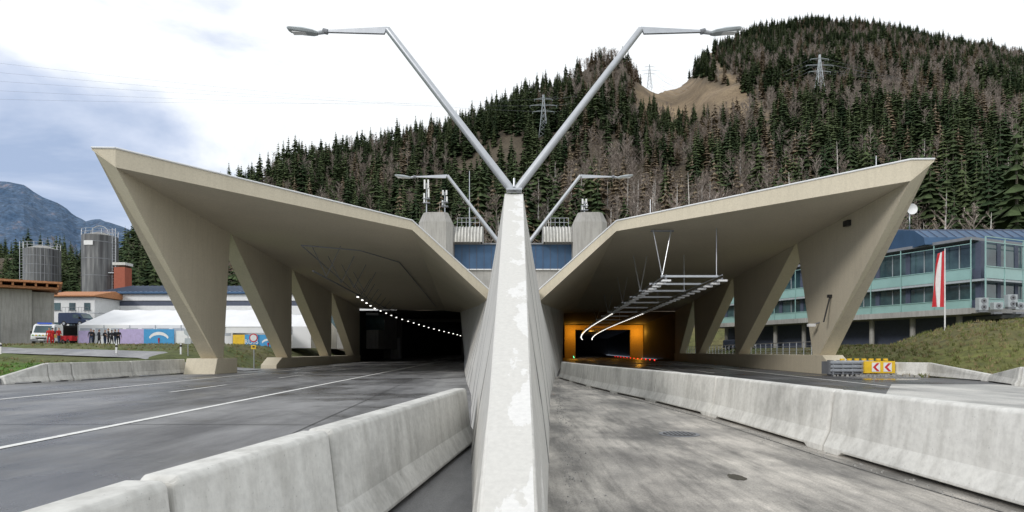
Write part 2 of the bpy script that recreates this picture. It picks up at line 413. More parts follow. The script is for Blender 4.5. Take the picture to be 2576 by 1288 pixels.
ng.interface.new_socket('Geometry',in_out='INPUT',socket_type='NodeSocketGeometry'); ng.interface.new_socket('Geometry',in_out='OUTPUT',socket_type='NodeSocketGeometry')
gi=ng.nodes.new('NodeGroupInput'); go=ng.nodes.new('NodeGroupOutput'); ip=ng.nodes.new('GeometryNodeInstanceOnPoints'); ci=ng.nodes.new('GeometryNodeCollectionInfo')
ci.inputs['Collection'].default_value=variants; ci.inputs['Separate Children'].default_value=True; ci.inputs['Reset Children'].default_value=True
ip.inputs['Pick Instance'].default_value=True
def na(nm,ty):
    q=ng.nodes.new('GeometryNodeInputNamedAttribute'); q.data_type=ty; q.inputs['Name'].default_value=nm; return q.outputs[0]
cx=ng.nodes.new('ShaderNodeCombineXYZ'); ng.links.new(na('rotz','FLOAT'),cx.inputs[2])
ng.links.new(gi.outputs[0],ip.inputs['Points']); ng.links.new(ci.outputs[0],ip.inputs['Instance'])
ng.links.new(na('kind','INT'),ip.inputs['Instance Index']); ng.links.new(cx.outputs[0],ip.inputs['Rotation']); ng.links.new(na('scl','FLOAT'),ip.inputs['Scale'])
ng.links.new(ip.outputs[0],go.inputs[0])
md=fo.modifiers.new('scatter','NODES'); md.node_group=ng

# ------------------------------------------------------------------ roads
def strip(name,left,right,z,mat,n=1,conform=False):
    vs=[];fs=[]
    for (a,b2) in zip(left,right):
        for k in range(n+1):
            x=a[0]+(b2[0]-a[0])*k/n; y=a[1]+(b2[1]-a[1])*k/n
            vs.append((x,y,z+(float(H(x,y)) if conform else 0)))
    for i in range(len(left)-1):
        for k in range(n):
            a=i*(n+1)+k; fs.append((a,a+1,a+n+2,a+n+1))
    return obj(name,vs,fs,mat)
strip('road',[(-60,-30),(-60,10),(-36,22),(LX(42)-1.2,42),(LX(55)-1.5,55),(LX(92),92),(LX(300),300)],[(0,-30),(0,10),(0,22),(0,42),(0,55),(0,92),(-8,300)],0.0,M['road_l'])
strip('road',[(0,-30),(0,10),(0,22),(0,42),(0,55),(0,98),(8,300)],[(70,-30),(70,8),(40,20),(RX(40)+1.5,36),(RX(55),55),(RX(98),98),(RX(300),300)],0.0,M['road_r'])
strip('lane_pavement',[(0.2,-10),(0.2,5),(0.5,15),(1.5,30),(2.0,36)],[(6.6,-10),(5.3,5),(4.8,13.8),(3.3,30),(2.85,36)],0.004,M['lane'],1)
strip('concrete_apron',[(9.5,-10),(10.5,10),(12.5,20),(17.5,27.5)],[(60,-10),(60,8),(30,20),(22,27.5)],0.004,M['slab'],1)
strip('median_shoulder_pavement',[(-3.2,-10),(-1.9,3),(-2.2,9.5),(-2.9,20),(-4.9,45)],[(-0.1,-10),(-0.1,3),(-0.3,9.5),(-1,20),(-3,45)],0.004,asphalt('shoulder_asphalt',(0.10,0.10,0.105),(0.28,0.28,0.28),0.6))
path=[(-20.5,47.5),(-25,49),(-31,51),(-40,53.5),(-55,56),(-90,57)]
strip('footpath',[(p[0],p[1]-1.7) for p in path],[(p[0],p[1]+2.2) for p in path],0.05,M['path'],6,True)
mk=B()
def mline(f,d0,d1,w,z=0.010):
    k=max(1,int((d1-d0)/10))
    for i in range(k):
        a=d0+(d1-d0)*i/k;b2=d0+(d1-d0)*(i+1)/k
        mk.add([(f(a)-w/2,a,z),(f(a)+w/2,a,z),(f(b2)+w/2,b2,z),(f(b2)-w/2,b2,z)],[(0,1,2,3)],M['roadpaint'])
mline(lambda d:-7.6-0.0385*d,3,200,0.18)
mline(lambda d:-14.85-0.066*d,8,200,0.18)
for k in range(14): mline(lambda d:-11.4-0.056*d,22+k*12,27+k*12,0.14)
mline(lambda d:10.2+0.02*d+0.0006*d*d,12,60,0.2); mline(lambda d:14.0+0.09*d,26,160,0.16)
for k in range(9): mline(lambda d:11.3+0.07*d,42+k*12,47+k*12,0.14)
mk.make('road_markings',fix=False)
tj=B(); tar=plain('tar_joint',(0.03,0.03,0.032),0.35)
def tarline(pts,w,z=0.0125):
    for a,b2 in zip(pts[:-1],pts[1:]):
        a=Vector((a[0],a[1],z));b2=Vector((b2[0],b2[1],z)); n_=(b2-a).cross(Vector((0,0,1))).normalized()*w/2
        tj.add([a-n_,a+n_,b2+n_,b2-n_],[(0,1,2,3)],tar)
tarline([(-3.4,3),(-3.9,9),(-4.6,20),(-7.3,60),(-11,110)],.025,.0065)
tarline([(-30,11.9),(-18,12.1),(-7.9,12.3),(-3.9,12.2)],.03,.0065)
tarline([(4.65,4.2),(4.4,8.2),(4.3,13.8),(3.9,18),(3.4,22)],.03,.0085)
tj.make('asphalt_joints',fix=False)
bd=B(); 
bd.tube((3.03,10.8,0.005),(3.03,10.8,0.016),0.36,0.36,M['grey'],28); bd.tube((3.03,10.8,0.016),(3.03,10.8,0.020),0.29,0.29,M['black'],28)
for i in range(-3,4): bd.box((3.03+i*0.075,10.8,0.022),(0.03,0.5-abs(i)*.05,0.008),M['grey'])
bd.make('manhole_cover')
pm,nt,b=newmat('puddle_water'); b.inputs['Base Color'].default_value=(0.12,0.115,0.10,1); b.inputs['Roughness'].default_value=0.08
def puddle(x,y,rx,ry,seed):
    r=random.Random(seed); n=26; vs=[(x,y,0.0085)]+[(x+rx*math.cos(6.283*i/n)*r.uniform(.75,1.1),y+ry*math.sin(6.283*i/n)*r.uniform(.75,1.1),0.0085) for i in range(n)]
    obj('puddle',vs,[(0,1+i,1+(i+1)%n) for i in range(n)],pm)
puddle(2.68,7.1,0.10,0.2,3); puddle(20.5,32.5,2.0,1.2,4)
bd=B(); rr=random.Random(5)
for i in range(160):
    x=22.3+rr.gauss(0,.9); y=36.3+rr.gauss(0,.5)-(x-22)*.25; s=rr.uniform(.04,.16)
    bd.box((x,y,s*.4),(s*rr.uniform(.8,1.6),s,s),M['conc'],rr.random()*3,.6)
bd.make('rubble_pile')
bd=B()
for i in range(900):
    if rr.random()<.5: d=rr.uniform(4,30); x=np.interp(d,[4,20,30],[.42,1.45,2.3])+abs(rr.gauss(0,.12))
    else: d=rr.uniform(4.4,30); x=np.interp(d,[4.4,9,13.8,18,25,34],[5.12,4.95,4.84,4.46,3.55,2.92])-.34-abs(rr.gauss(0,.18))
    s=rr.uniform(.006,.022); bd.box((x,d,s*.4+.004),(s*1.4,s,s),M['conc'],rr.random()*3,.6)
bd.make('gravel')

# ------------------------------------------------------------------ median wall
st=[
(3.0,-0.207,0.152,0.03,-0.29,0.27),(5.6,-0.212,0.186,1.07,-0.38,0.34),(10,-0.219,0.243,2.84,-0.69,0.63),(14.5,-0.227,0.300,4.65,-1.0,0.92),(19.6,-0.235,0.366,6.70,-1.35,1.27),
(20.2,-0.25,0.38,6.70,-1.38,1.30),(30,-0.62,0.80,6.55,-2.3,2.14),(44,-1.60,1.80,6.0,-3.5,3.4),(56,-3.2,3.45,5.9,-4.5,4.6),(92,-8.0,8.0,7.9,-7.3,7.8),(98,-8.4,8.35,8.0,-7.9,8.25)]
vs=[]
for d,tl,tr,zt,bl,br in st:
    kz=min(0.9,zt*0.5); f=kz/zt
    vs+=[(bl,d,-0.05),(bl+(tl-bl)*f*0.9,d,kz),(tl,d,zt),(tr,d,zt),(br+(tr-br)*f*0.9,d,kz),(br,d,-0.05)]
fs=[];mi=[]
for i in range(len(st)-1):
    for k in range(5):
        a=i*6+k; fs.append((a,a+1,a+7,a+6)); mi.append(1 if k==2 else 0)
fs.append((0,1,2,3,4,5)); mi.append(0)
mw=empty('median_wall')
o=obj('wall_body',vs,fs,M['median'],mw); o.data.materials.append(M['median_top']); o.data.polygons.foreach_set('material_index',mi)
bv=o.modifiers.new('b','BEVEL'); bv.width=0.015; bv.segments=1; bv.limit_method='ANGLE'; bv.angle_limit=math.radians(35)
bd=B()
for d in (8,12,16,24,28,33,38,50,60,70,80):
    vals=[np.interp(d,[s[0] for s in st],[s[k] for s in st]) for k in range(1,6)]
    tl,tr,zt,bl,br=vals; kz=min(0.9,zt*0.5); f=kz/zt*0.9
    for b0,t0,sg in ((bl,tl,-1),(br,tr,1)):
        p0=Vector((b0,d,0));p1=Vector((b0+(t0-b0)*f,d,kz));p2=Vector((t0,d,zt-.03))
        bd.tube(p0,p1,0.007,0.007,M['seal'],4); bd.tube(p1,p2,0.007,0.007,M['seal'],4)
bd.make('joint_seals',mw)

# ------------------------------------------------------------------ canopies
def canopy(sgn,XF,front,back,legs,dend,plinth):
    root=empty('tunnel_portal_canopy')
    NS=14; vs=[];n=len(front)
    for j in range(NS+1):
        s=j/NS; row=[]
        for a,b2 in zip(front,back): row.append([a[k]+(b2[k]-a[k])*s for k in range(4)])
        vs+=[(r[0],r[1],r[2]) for r in row]+[(r[0],r[1],r[3]) for r in reversed(row)]
    m=2*n; fs=[]
    for j in range(NS):
        for k in range(m): fs.append((j*m+k,j*m+(k+1)%m,(j+1)*m+(k+1)%m,(j+1)*m+k))
    for k in range(n-1):
        fs.append((k,k+1,m-2-k,m-1-k))
        o2=NS*m; fs.append((o2+k+1,o2+k,o2+m-1-k,o2+m-2-k))
    bd=B(); bd.add(vs,fs,M['canopy']); bd.make('roof_shell',root)
    th=1.1
    for i,poly in enumerate(legs):
        bd=B(); pin=[Vector((XF(d),d,z)) for d,z in poly]
        if i==0:
            pout=[p+Vector((sgn*th,0,0)) for p in pin]
            pout[0].z=front[0][3]-.06; pout[0].y-=.02
            bd.prism(pin,(0,0,0),M['canopy'],pout)
        else: bd.prism(pin,(sgn*th,0.0,0),M['canopy'])
        bd.make('leg_%d'%(i+1),root)
    bd=B()
    for a,b2 in zip(front[:-1],front[1:]):
        bd.tube((a[0],a[1]-0.02,a[3]+0.02),(b2[0],b2[1]-0.02,b2[3]+0.02),0.05,0.05,M['white'],6)
    bd.make('edge_flashing',root)
    bd=B(); d0,d1,h=plinth; w=1.4
    a=Vector((XF(d0)-sgn*.15,d0,-.02)); b2=Vector((XF(d1)-sgn*.15,d1,-.02))
    k=a.lerp(b2,1.6/(d1-d0))
    bd.prism([a,b2,b2+Vector((0,0,h)),k+Vector((0,0,h)),a+Vector((0,0,h*.35))],(sgn*w,0,0),M['canopy']); bd.make('plinth_wall',root,bevel=0.03)
    return root
frontL=[(-20.72,29.4,11.45,11.55),(-19.55,29.4,10.6,11.53),(-6.7,40,9.68,10.3),(-1.55,44,5.1,5.95)]
backL=[(-24.8,92.7,8.2,9.2),(-23.66,92.7,8.2,9.2),(-10.4,92.7,7.9,8.9),(-7.9,92.7,7.6,8.6)]
legsL=[[(29.4,10.65),(43.3,10.2),(42.1,0.9),(41.2,0.9)],[(43.3,10.2),(58,9.7),(57.9,0.9),(56.8,0.9)],[(58,9.7),(74.4,9.1),(74,0.9),(73,0.9)],[(74.4,9.1),(92.6,8.4),(92.6,0.5),(88,0.9)]]
cl=canopy(-1,LX,frontL,backL,legsL,92,(53,92.5,1.0))
frontR=[(21.18,29.9,11.05,11.15),(20.0,29.9,10.07,11.13),(7.0,40,9.6,10.27),(1.80,44,5.0,5.9)]
backR=[(27.95,98,8.2,9.2),(26.8,98,8.2,9.2),(10.2,98,8.0,9.0),(8.3,98,7.8,8.8)]
legsR=[[(29.9,10.12),(45,9.85),(42,1.2),(41,1.2)],[(45,9.85),(62.7,9.5),(61.9,1.2),(60.9,1.2)],[(62.7,9.5),(83,8.9),(81.8,1.2),(79.9,1.2)],[(83,8.9),(97.9,8.4),(97.9,1.0),(94,1.2)]]
cr=canopy(1,RX,frontR,backR,legsR,98,(38.5,97.8,1.3))
bd=B(); bd.prism([(-19.9,39.9,-.02),(-19.9,43.2,-.02),(-19.9,43.2,1.05),(-19.9,40.3,1.05)],(-2.1,0,0),M['canopy']); bd.make('leg_footing',cl,bevel=0.03)
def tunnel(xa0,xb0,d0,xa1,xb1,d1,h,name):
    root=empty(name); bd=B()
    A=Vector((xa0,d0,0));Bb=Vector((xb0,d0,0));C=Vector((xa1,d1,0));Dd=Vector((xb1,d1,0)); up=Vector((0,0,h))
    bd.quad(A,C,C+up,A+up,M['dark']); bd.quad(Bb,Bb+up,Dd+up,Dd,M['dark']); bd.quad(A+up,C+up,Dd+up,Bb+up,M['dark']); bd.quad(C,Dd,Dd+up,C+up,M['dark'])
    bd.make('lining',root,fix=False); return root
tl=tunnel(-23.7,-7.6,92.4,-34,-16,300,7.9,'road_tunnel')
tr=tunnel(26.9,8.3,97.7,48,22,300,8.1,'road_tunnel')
bd=B()
bd.box((-23.2,116,3.9),(3.6,0.6,7.7),M['dark2']); bd.box((-15.3,116,7.55),(12.2,0.6,.6),M['dark2']); bd.box((-9.5,116,3.6),(0.7,0.6,7.2),M['dark2'])
bd.box((-22.6,115.6,2.2),(1.9,0.1,4.2),M['grey']); bd.box((-22.6,115.5,2.2),(1.6,0.06,3.9),M['conc'])
bd.make('inner_portal_frame',tl)
orange=plain('portal_wall_sodium_tint',(0.55,0.38,0.13),0.8)  # orange of the sodium light painted into the wall colour
bd=B()
bd.box((14.1,145,4.0),(2.6,0.6,8.0),orange); bd.box((31.0,145,4.0),(4.6,0.6,8.0),orange); bd.box((22.05,145,7.4),(13.3,0.6,1.1),orange)
bd.make('inner_portal_frame',tr)
def plight(name,loc,col,e,parent,rad=0.3):
    l=bpy.data.lights.new(name,'POINT'); l.color=col; l.energy=e; l.shadow_soft_size=rad
    o=bpy.data.objects.new(name,l); o.location=loc; SC.collection.objects.link(o); o.parent=parent; return o
for x,e_ in ((14.6,330),(19,110),(24.5,110),(30.2,420)): plight('sodium_lamp',(x,142,6.2),(1,0.46,0.05),e_,tr)
bd=B(); hb=B()
cpx=[(900,748,60),(940,775,75),(1000,800,97),(1080,825,137),(1150,842,192)]
def cint(d): 
    dd=[c[2] for c in cpx]; xx=[P(*c).x for c in cpx]; return np.interp(d,dd,xx)
d=60
while d<240:
    x=cint(d); bd.box((x,d,7.0),(0.16*max(1,d/90),0.3,0.07*max(1,d/80)),M['lampglow']); hb.box((x,d,7.13),(0.3,0.6,0.12),M['grey'])
    d*=1.06
hb.tube((cint(42)+1.5,42,7.2),(cint(60),60,7.25),0.06,0.06,M['grey'],6)
for k in range(12):
    d=46+k*4.0; x=cint(max(d,60))+ (1.2 if d<60 else 0)
    zr=10.2-0.032*(d-29); hb.tube((x,d,7.3),(x-1.1,d,zr),0.035,0.035,M['grey'],5); hb.tube((x,d,7.3),(x+1.1,d,zr),0.035,0.035,M['grey'],5)
g1=P(758,617,40);g2=P(905,630,44);g3=P(1005,660,52)
hb.tube((cint(60),60,7.28),(cint(115),115,7.28),0.05,0.05,M['grey'],5)
for a,b2 in ((g1,g2),(g2,g3),(g1,P(882,725,58)),(g3,P(1100,775,88))):
    hb.tube(a,b2,0.045,0.045,M['grey'],5)
r=empty('tunnel_light_row'); bd.make('luminaires',r); hb.make('hangers',r)
r=empty('tunnel_light_gantry'); bd=B(); gb=B()
gx=lambda d:11.75+0.0605*(d-39.5)+0.00030*max(0,d-90)**2
for k in range(30):
    d=39.5*(1.055**k)
    if d>190: break
    x=gx(d); w=1.8; zr=min(10.0-0.028*(d-35),9.4)
    if k%2==0:
        gb.box((x,d,6.5),(2*w+.2,0.12,0.14),M['steel'])
        if d<95 and k%4==0:
            gb.tube((x+w,d,6.5),(x+w,d,zr+.3),0.035,0.035,M['steel'],6)
            gb.tube((x-w,d,6.5),(x-w-0.6,d,zr+.2),0.035,0.035,M['steel'],6); gb.tube((x-w,d,6.5),(x-w+0.6,d,zr+.2),0.035,0.035,M['steel'],6)
            gb.box((x-w,d,zr+.1),(1.5,.12,.1),M['grey'])
dd=[38.2+1.7*k for k in range(112)]
for a,b2 in zip(dd[:-1],dd[1:]):
    for sx in (-1.8,1.8):
        gb.tube((gx(a)+sx,a,6.2),(gx(b2)+sx,b2,6.2),0.06,0.06,M['grey'],5)
        gb.tube((gx(a)+sx,a,6.42),(gx(b2)+sx,b2,6.42),0.035,0.035,M['steel'],5)
        gb.box((gx(a)+sx,a,6.05),(0.55,0.34,0.12),M['white'])
        if a>70: bd.box((gx(a)+sx,a,5.97),(0.16,0.16,0.03),M['lampglow'])
gb.make('cable_trays',r); bd.make('luminaires',r)
bd=B()
for k in range(12):
    d=100*(1.05**k); bd.box((RX(d)-3.2-0.02*(d-105),d,0.12),(0.14,0.14,0.14),M['redglow'])
for k in range(8):
    d=100*(1.08**k); bd.box((10.2+0.1*(d-98),d,0.5),(0.1,0.1,0.1),M['greenglow'])
bd.make('road_stud_lights')

# ------------------------------------------------------------------ concrete barriers
def barrier(p,q,h=0.9,h2=None,name='concrete_barrier',w=1.0):
    p=Vector((p[0],p[1],0));q=Vector((q[0],q[1],0)); h2=h if h2 is None else h2
    d=(q-p); L=d.length; u=d/L; nrm=Vector((-u.y,u.x,0))
    vs=[];fs=[]
    a1=min(.42,L*.22);a2=min(.5,L*.27)
    stn=[(0.022/L,0,-0.03),(0.06/L,0,0),(a1/L,0,0),(a2/L,.055,0),((L-a2)/L,.055,0),((L-a1)/L,0,0),((L-.06)/L,0,0),((L-.022)/L,0,-0.03)]
    for s,lift,ins in stn:
        hh=h+(h2-h)*s; c=p+d*s
        prof=[(0.29,lift),(0.29,max(lift,.09)+.0),(0.185,0.30),(0.115,hh-0.03),(0.09,hh)]
        if hh<0.45: prof=[(0.29,lift),(0.28,max(lift,.06)),(0.22,hh*.6),(0.15,hh-.02),(0.12,hh)]
        pr=[((a+ins)*w,z+(ins if k==4 else 0)) for k,(a,z) in enumerate(prof)]
        ring=[c+nrm*a+Vector((0,0,z)) for a,z in pr]+[c-nrm*a+Vector((0,0,z)) for a,z in reversed(pr)]
        vs+=ring
    m=10
    for i in range(len(stn)-1):
        for k in range(m): fs.append((i*m+k,i*m+(k+1)%m,(i+1)*m+(k+1)%m,(i+1)*m+k))
    fs.append(tuple(range(m))[::-1]); fs.append(tuple(range((len(stn)-1)*m,len(stn)*m)))
    bd=B(); bd.add(vs,fs,M['barrier'])
    bd.box(tuple(q-u*0.0+Vector((0,0,(h2)*.55))),(0.043,0.07,h2*.7),M['grey'],math.atan2(u.y,u.x))
    return bd.make(name,bevel=0.012)
jr=[(5.12,4.4),(4.95,9.0),(4.84,13.8),(4.46,18.0),(3.95,21.6),(3.52,25.4),(3.2,29.5),(2.92,34.0)]
for a,b2 in zip(jr[:-1],jr[1:]): barrier(a,b2,.93)
barrier((5.5,-.3),(5.12,4.4),.93)
jl=[(-1.95,-0.5),(-1.72,2.85),(-1.50,4.6),(-0.86,9.9)]
for a,b2 in zip(jl[:-1],jl[1:]): barrier(a,b2)
def L2(px,py): p=P(px,py,F*HC/(py-HY)); return (p.x,p.y)
row=[(-28.5,25.5),L2(0,967),L2(115,961),L2(175,958),L2(325,948),L2(462,940)]
barrier(row[0],row[1],0.5,0.3)
barrier(row[1],row[2],0.35,0.95); barrier(row[2],row[3],0.95); barrier(row[3],row[4],0.95); barrier(row[4],row[5],0.95,1.0)
barrier((22.9,38.5),(25.2,36.0),0.85,0.85); barrier((25.2,36),(24.2,30),0.85,0.35); barrier((24.2,30),(22.3,26),0.35,0.85); barrier((22.3,26),(23.5,22),0.85)

# ------------------------------------------------------------------ street lamps
def lamp(d,zb,x0=0.07):
    r=empty('street_lamp'); bd=B(); hd=B()
    bd.box((x0,d,zb+.03),(.5,.4,.06),M['steel'])
    bd.tube((x0,d,zb),(x0,d,zb+.42),.035,.035,M['steel'],8)
    for s in (-1,1):
        a=Vector((x0+s*.1,d,zb+.05)); k=Vector((x0+s*4.13,d,12.0-6.72+zb))
        bd.tube(a,k,.135,.10,M['steel'],16)
        e=k+Vector((s*2.0,0,-.07))
        bd.prism([k+Vector((0,-.05,.06)),k+Vector((s*.1,-.05,-.16)),e+Vector((0,-.04,-.03)),e+Vector((0,-.04,.03))],(0,.09,0),M['steel'])
        bd.tube(k,e,.04,.04,M['steel'],8)
        j=e+Vector((s*.28,0,-.05)); bd.tube(e,j,.075,.06,M['steel'],10)
        bd.tube(e+Vector((-s*.05,0,-.02)),e+Vector((s*.1,0,.02)),.085,.085,M['grey'],10)
        t=Vector((s*.97,0,.14)).normalized(); upv=Vector((-s*.14,0,.97)).normalized()
        rows=[(0,.09,.03,.05),(.15,.17,.05,.06),(.5,.19,.07,.07),(.9,.17,.04,.06),(.98,.12,.02,.03)]
        vs=[];fs=[]
        for L,w,hu,hl in rows:
            c=j+t*L; vs+=[c+Vector((0,-w,0)),c+Vector((0,-w*.6,0))+upv*hu,c+Vector((0,w*.6,0))+upv*hu,c+Vector((0,w,0)),c+Vector((0,w*.8,0))-upv*hl,c+Vector((0,-w*.8,0))-upv*hl]
        for i in range(4):
            for q in range(6): fs.append((i*6+q,i*6+(q+1)%6,(i+1)*6+(q+1)%6,(i+1)*6+q))
        fs+=[tuple(range(6)),tuple(range(24,30))]
        hd.add(vs,fs,M['lampgrey'])
        hd.box(tuple(j+t*.5-upv*.075),(.6,.22,.02),M['white'])
    bd.make('poles',r); hd.make('heads',r)
lamp(19.45,6.74); lamp(37,6.6+.55,0.12)

# ------------------------------------------------------------------ centre building and vent towers
r=empty('tunnel_operations_building'); bd=B()
bd.box((0.2,88,14.35),(24,14,3.4),M['blueclad'])
for i in range(-11,12): bd.box((0.2+i*1.0,80.97,14.35),(0.06,0.06,3.4),M['slate'])
bd.box((0.2,87.9,16.13),(24.4,14.6,0.16),M['grey'])
bd.box((0.2,88.2,11.4),(24,13.8,2.5),M['conc']); bd.box((0.2,81.1,12.7),(24.2,0.3,0.12),M['white'])
bd.make('block',r)
def vent(x,s):
    r=empty('ventilation_tower'); bd=B()
    w=2.25; z0=13; z1=18.6; z2=19.9; y0=78.2;dp=5
    def ring(hw,z,y0,y1,c=0.8):return [(x-hw+c,y0,z),(x+hw-c,y0,z),(x+hw,y0+c,z),(x+hw,y1-c,z),(x+hw-c,y1,z),(x-hw+c,y1,z),(x-hw,y1-c,z),(x-hw,y0+c,z)]
    vs=ring(w,z0,y0,y0+dp)+ring(w,z1,y0,y0+dp)+ring(w*.72,z2,y0+.3,y0+dp-.3,.5)
    fs=[(i,(i+1)%8,8+(i+1)%8,8+i) for i in range(8)]+[(8+i,8+(i+1)%8,16+(i+1)%8,16+i) for i in range(8)]+[tuple(range(16,24))]
    bd.add(vs,fs,M['conc']); bd.make('head',r)
    bd=B(); nseg=20
    prof=[(math.cos(math.pi*i/nseg)*2.3,16.1+math.sin(math.pi*i/nseg)*2.4) for i in range(nseg+1)]
    bd.prism([(x-s*w-s*0.02,79.2+ (2.3-a),z) for a,z in prof],(-s*3.9,0,0),M['conc'])
    for k in range(9):
        bd.prism([(x-s*w-s*(.3+k*.42),79.15+(2.3-a*1.03),16.1+(z-16.1)*1.03) for a,z in prof],(-s*.16,0,0),M['barrier'])
    bd.make('louvred_duct',r)
    bd=B()
    for k in range(6):
        bd.tube((x-s*(w+.5+k*.6),80.2,18.3),(x-s*(w+.5+k*.6),80.2,19.5),.03,.03,M['steel'],5)
    for z in (18.9,19.5): bd.tube((x-s*(w+.5),80.2,z),(x-s*(w+3.5),80.2,z),.03,.03,M['steel'],5)
    bd.make('railing',r)
vent(-10.1,-1); vent(10.35,1)
def mast(px,ytop,ybot,d,kind):
    r=empty('antenna_mast'); bd=B(); a=P(px,ybot,d);b2=P(px,ytop,d)
    bd.tube(a,b2,.09,.05,M['steel'],6)
    if kind:
        for k,(f,ox) in enumerate(((.95,.25),(.95,-.25),(.7,.3),(.55,-.3))):
            c=a.lerp(b2,f); bd.box((c.x+ox,c.y-.1,c.z),(.22,.15,1.3 if kind==1 else .7),M['white'])
            bd.box((c.x+ox/2,c.y,c.z),(abs(ox),.05,.05),M['steel'])
        c=a.lerp(b2,.4); 
        for zz in (0,.6): bd.box((c.x,c.y,c.z+zz),(1.0,.8,.05),M['steel'])
    bd.make('mast',r)
mast(1073,460,545,84,1); mast(1119,482,545,86,2); mast(1181,430,580,90,0); mast(1470,505,545,84,2); mast(1636,502,560,90,0); mast(2204,392,440,95,0)

# ------------------------------------------------------------------ office building (right)
def office():
    r=empty('glass_office_building')
    p0=Vector((32.0,96,0)); p1=Vector((47.0,60,0)); u=(p1-p0).normalized(); L=(p1-p0).length; n=Vector((-u.y,u.x,0))*-1
    if n.x>0: n=-n
    rot=math.atan2(u.y,u.x)
    def slab(z0,z1,out,depth,mat,bd,a=0,b2=None):
        b2=L if b2 is None else b2
        c=p0+u*((a+b2)/2)+n*(out-depth/2); bd.box((c.x,c.y,(z0+z1)/2),(b2-a,depth,z1-z0),mat,rot)
    bd=B()
    slab(5.3,5.9,1.3,14,M['conc'],bd); slab(5.9,12.7,0,13,M['slate'],bd); slab(12.7,13.0,1.4,14.5,M['grey'],bd)
    slab(2.0,5.3,-3,8,M['slate'],bd)
    bd.make('body',r)
    bd=B(); 
    for z0,z1 in ((5.9,6.75),(8.75,9.9)): slab(z0,z1,1.25,.1,M['tealglass'],bd)
    slab(6.75,8.6,0.05,.1,M['glass'],bd); slab(9.9,12.6,0.05,.1,M['glass'],bd)
    slab(8.5,8.75,1.2,1.3,M['lampgrey'],bd)
    bd.make('glazing',r)
    bd=B(); nb=11
    for i in range(nb+1):
        s=L*i/nb; c=p0+u*s+n*1.32
        bd.box((c.x,c.y,9.4),(.08,.08,6.8),M['tealglass'],rot); 
        c=p0+u*s+n*0.1; bd.box((c.x,c.y,9.2),(.5,.12,6.6),M['slate'],rot)
        if i<nb:
            c=p0+u*(s+.5*L/nb)+n*.1; bd.box((c.x,c.y,9.2),(.07,.08,6.6),M['lampgrey'],rot)
    for z in (6.75,9.9,12.3):
        c=p0+u*(L/2)+n*1.32; bd.box((c.x,c.y,z),(L,.06,.06),M['tealglass'],rot)
    bd.make('glass_screen_frame',r)
    bd=B()
    for i in range(8):
        c=p0+u*(L*(i+.5)/8)-n*1; bd.tube((c.x,c.y,1.5),(c.x,c.y,5.3),.28,.28,M['conc'],12)
    bd.make('columns',r)
    bd=B(); q=Vector((-n.x,-n.y,0))
    def endp(a,b2,z0,z1,out,mat):
        c=p1+u*out+q*((a+b2)/2); bd.box((c.x,c.y,(z0+z1)/2),(.1,b2-a,z1-z0),mat,rot)
    endp(-1.2,9,5.9,6.75,1.2,M['tealglass']); endp(-1.2,9,8.75,9.9,1.2,M['tealglass']); endp(.3,9,6.75,8.6,.06,M['glass']); endp(.3,9,9.9,12.5,.06,M['glass'])
    for a in (-1.2,1.9,5.0,9.0):
        endp(a-.05,a+.05,5.9,12.8,1.25,M['tealglass'])
    for a in (.3,3.0,6.0,9.0): endp(a-.3,a+.3,5.9,12.6,.12,M['slate'])
    for z in (6.75,9.9,12.3,12.8): endp(-1.2,9,z-.04,z+.04,1.28,M['tealglass'])
    c=p1+u*.6+q*4; bd.box((c.x,c.y,5.6),(1.5,10.5,.5),M['conc'],rot); bd.box((c.x,c.y,8.62),(1.2,10.2,.2),M['lampgrey'],rot)
    bd.make('end_bay',r)
    return r
office()
r=empty('office_hall'); bd=B()
x0=40.5;x1=86;ya=64;yb=84
bd.box(((52.5+x1)/2,74.2,8.0),(x1-52.5,19.6,9.5),M['slate'])
prof=[(ya-1.2,12.8),(ya-1.0,13.6),(ya+.5,14.6),(ya+3.5,15.3),(ya+9,15.7),(yb,15.7),(yb,12.8)]
bd.prism([(x0+3,y,z) for y,z in prof],(x1-x0-3,0,0),M['blueclad']) 
for i in range(44):
    xx=x0+3.5+i
    for (ay,az),(by,bz) in zip(prof[1:4],prof[2:5]): bd.tube((xx,ay,az+.03),(xx,by,bz+.03),.045,.045,M['slate'],4)
bd.box((x1-16,ya-.6,9.3),(20,1.0,3.2),M['grey']); bd.box((x1-16,ya-1.0,11.2),(21,2.4,.35),M['white'])
bd.box((62,59,5.0),(26,10,.35),M['grey']); bd.box((62,59,4.7),(25.5,9.6,.2),M['black'])
for xx in (51,57,63,70): bd.tube((xx,56,2),(xx,56,4.7),.15,.15,M['grey'],8)
bd.make('hall',r)
for i,(px,py) in enumerate(((2470,765),(2507,770),(2543,757),(2562,770))):
    q=empty('air_conditioning_unit'); bd=B(); c=P(px,py,57.5); bd.box(tuple(c),(.9,.5,1.2 if i in(0,2) else .7),M['lampgrey'])
    for s in ((-.3,.3) if i in (0,2) else (0,)):
        bd.tube((c.x,c.y-.24,c.z+s),(c.x,c.y-.29,c.z+s),.26,.26,M['grey'],16); bd.tube((c.x,c.y-.28,c.z+s),(c.x,c.y-.31,c.z+s),.1,.1,M['black'],10)
    bd.box((c.x,c.y,c.z-.68),(.8,.4,.2),M['grey']); bd.make('casing',q,bevel=.02)
bd=B(); c=P(2288,528,66); vs=[];fs=[]
for i in range(6):
    for j in range(16):
        a=6.283*j/16; rr_=.6*i/5; vs.append((c.x+rr_*math.cos(a),c.y-.2-.25*(rr_/.6)**2,c.z+rr_*math.sin(a)))
for i in range(5):
    for j in range(16): fs.append((i*16+j,i*16+(j+1)%16,(i+1)*16+(j+1)%16,(i+1)*16+j))
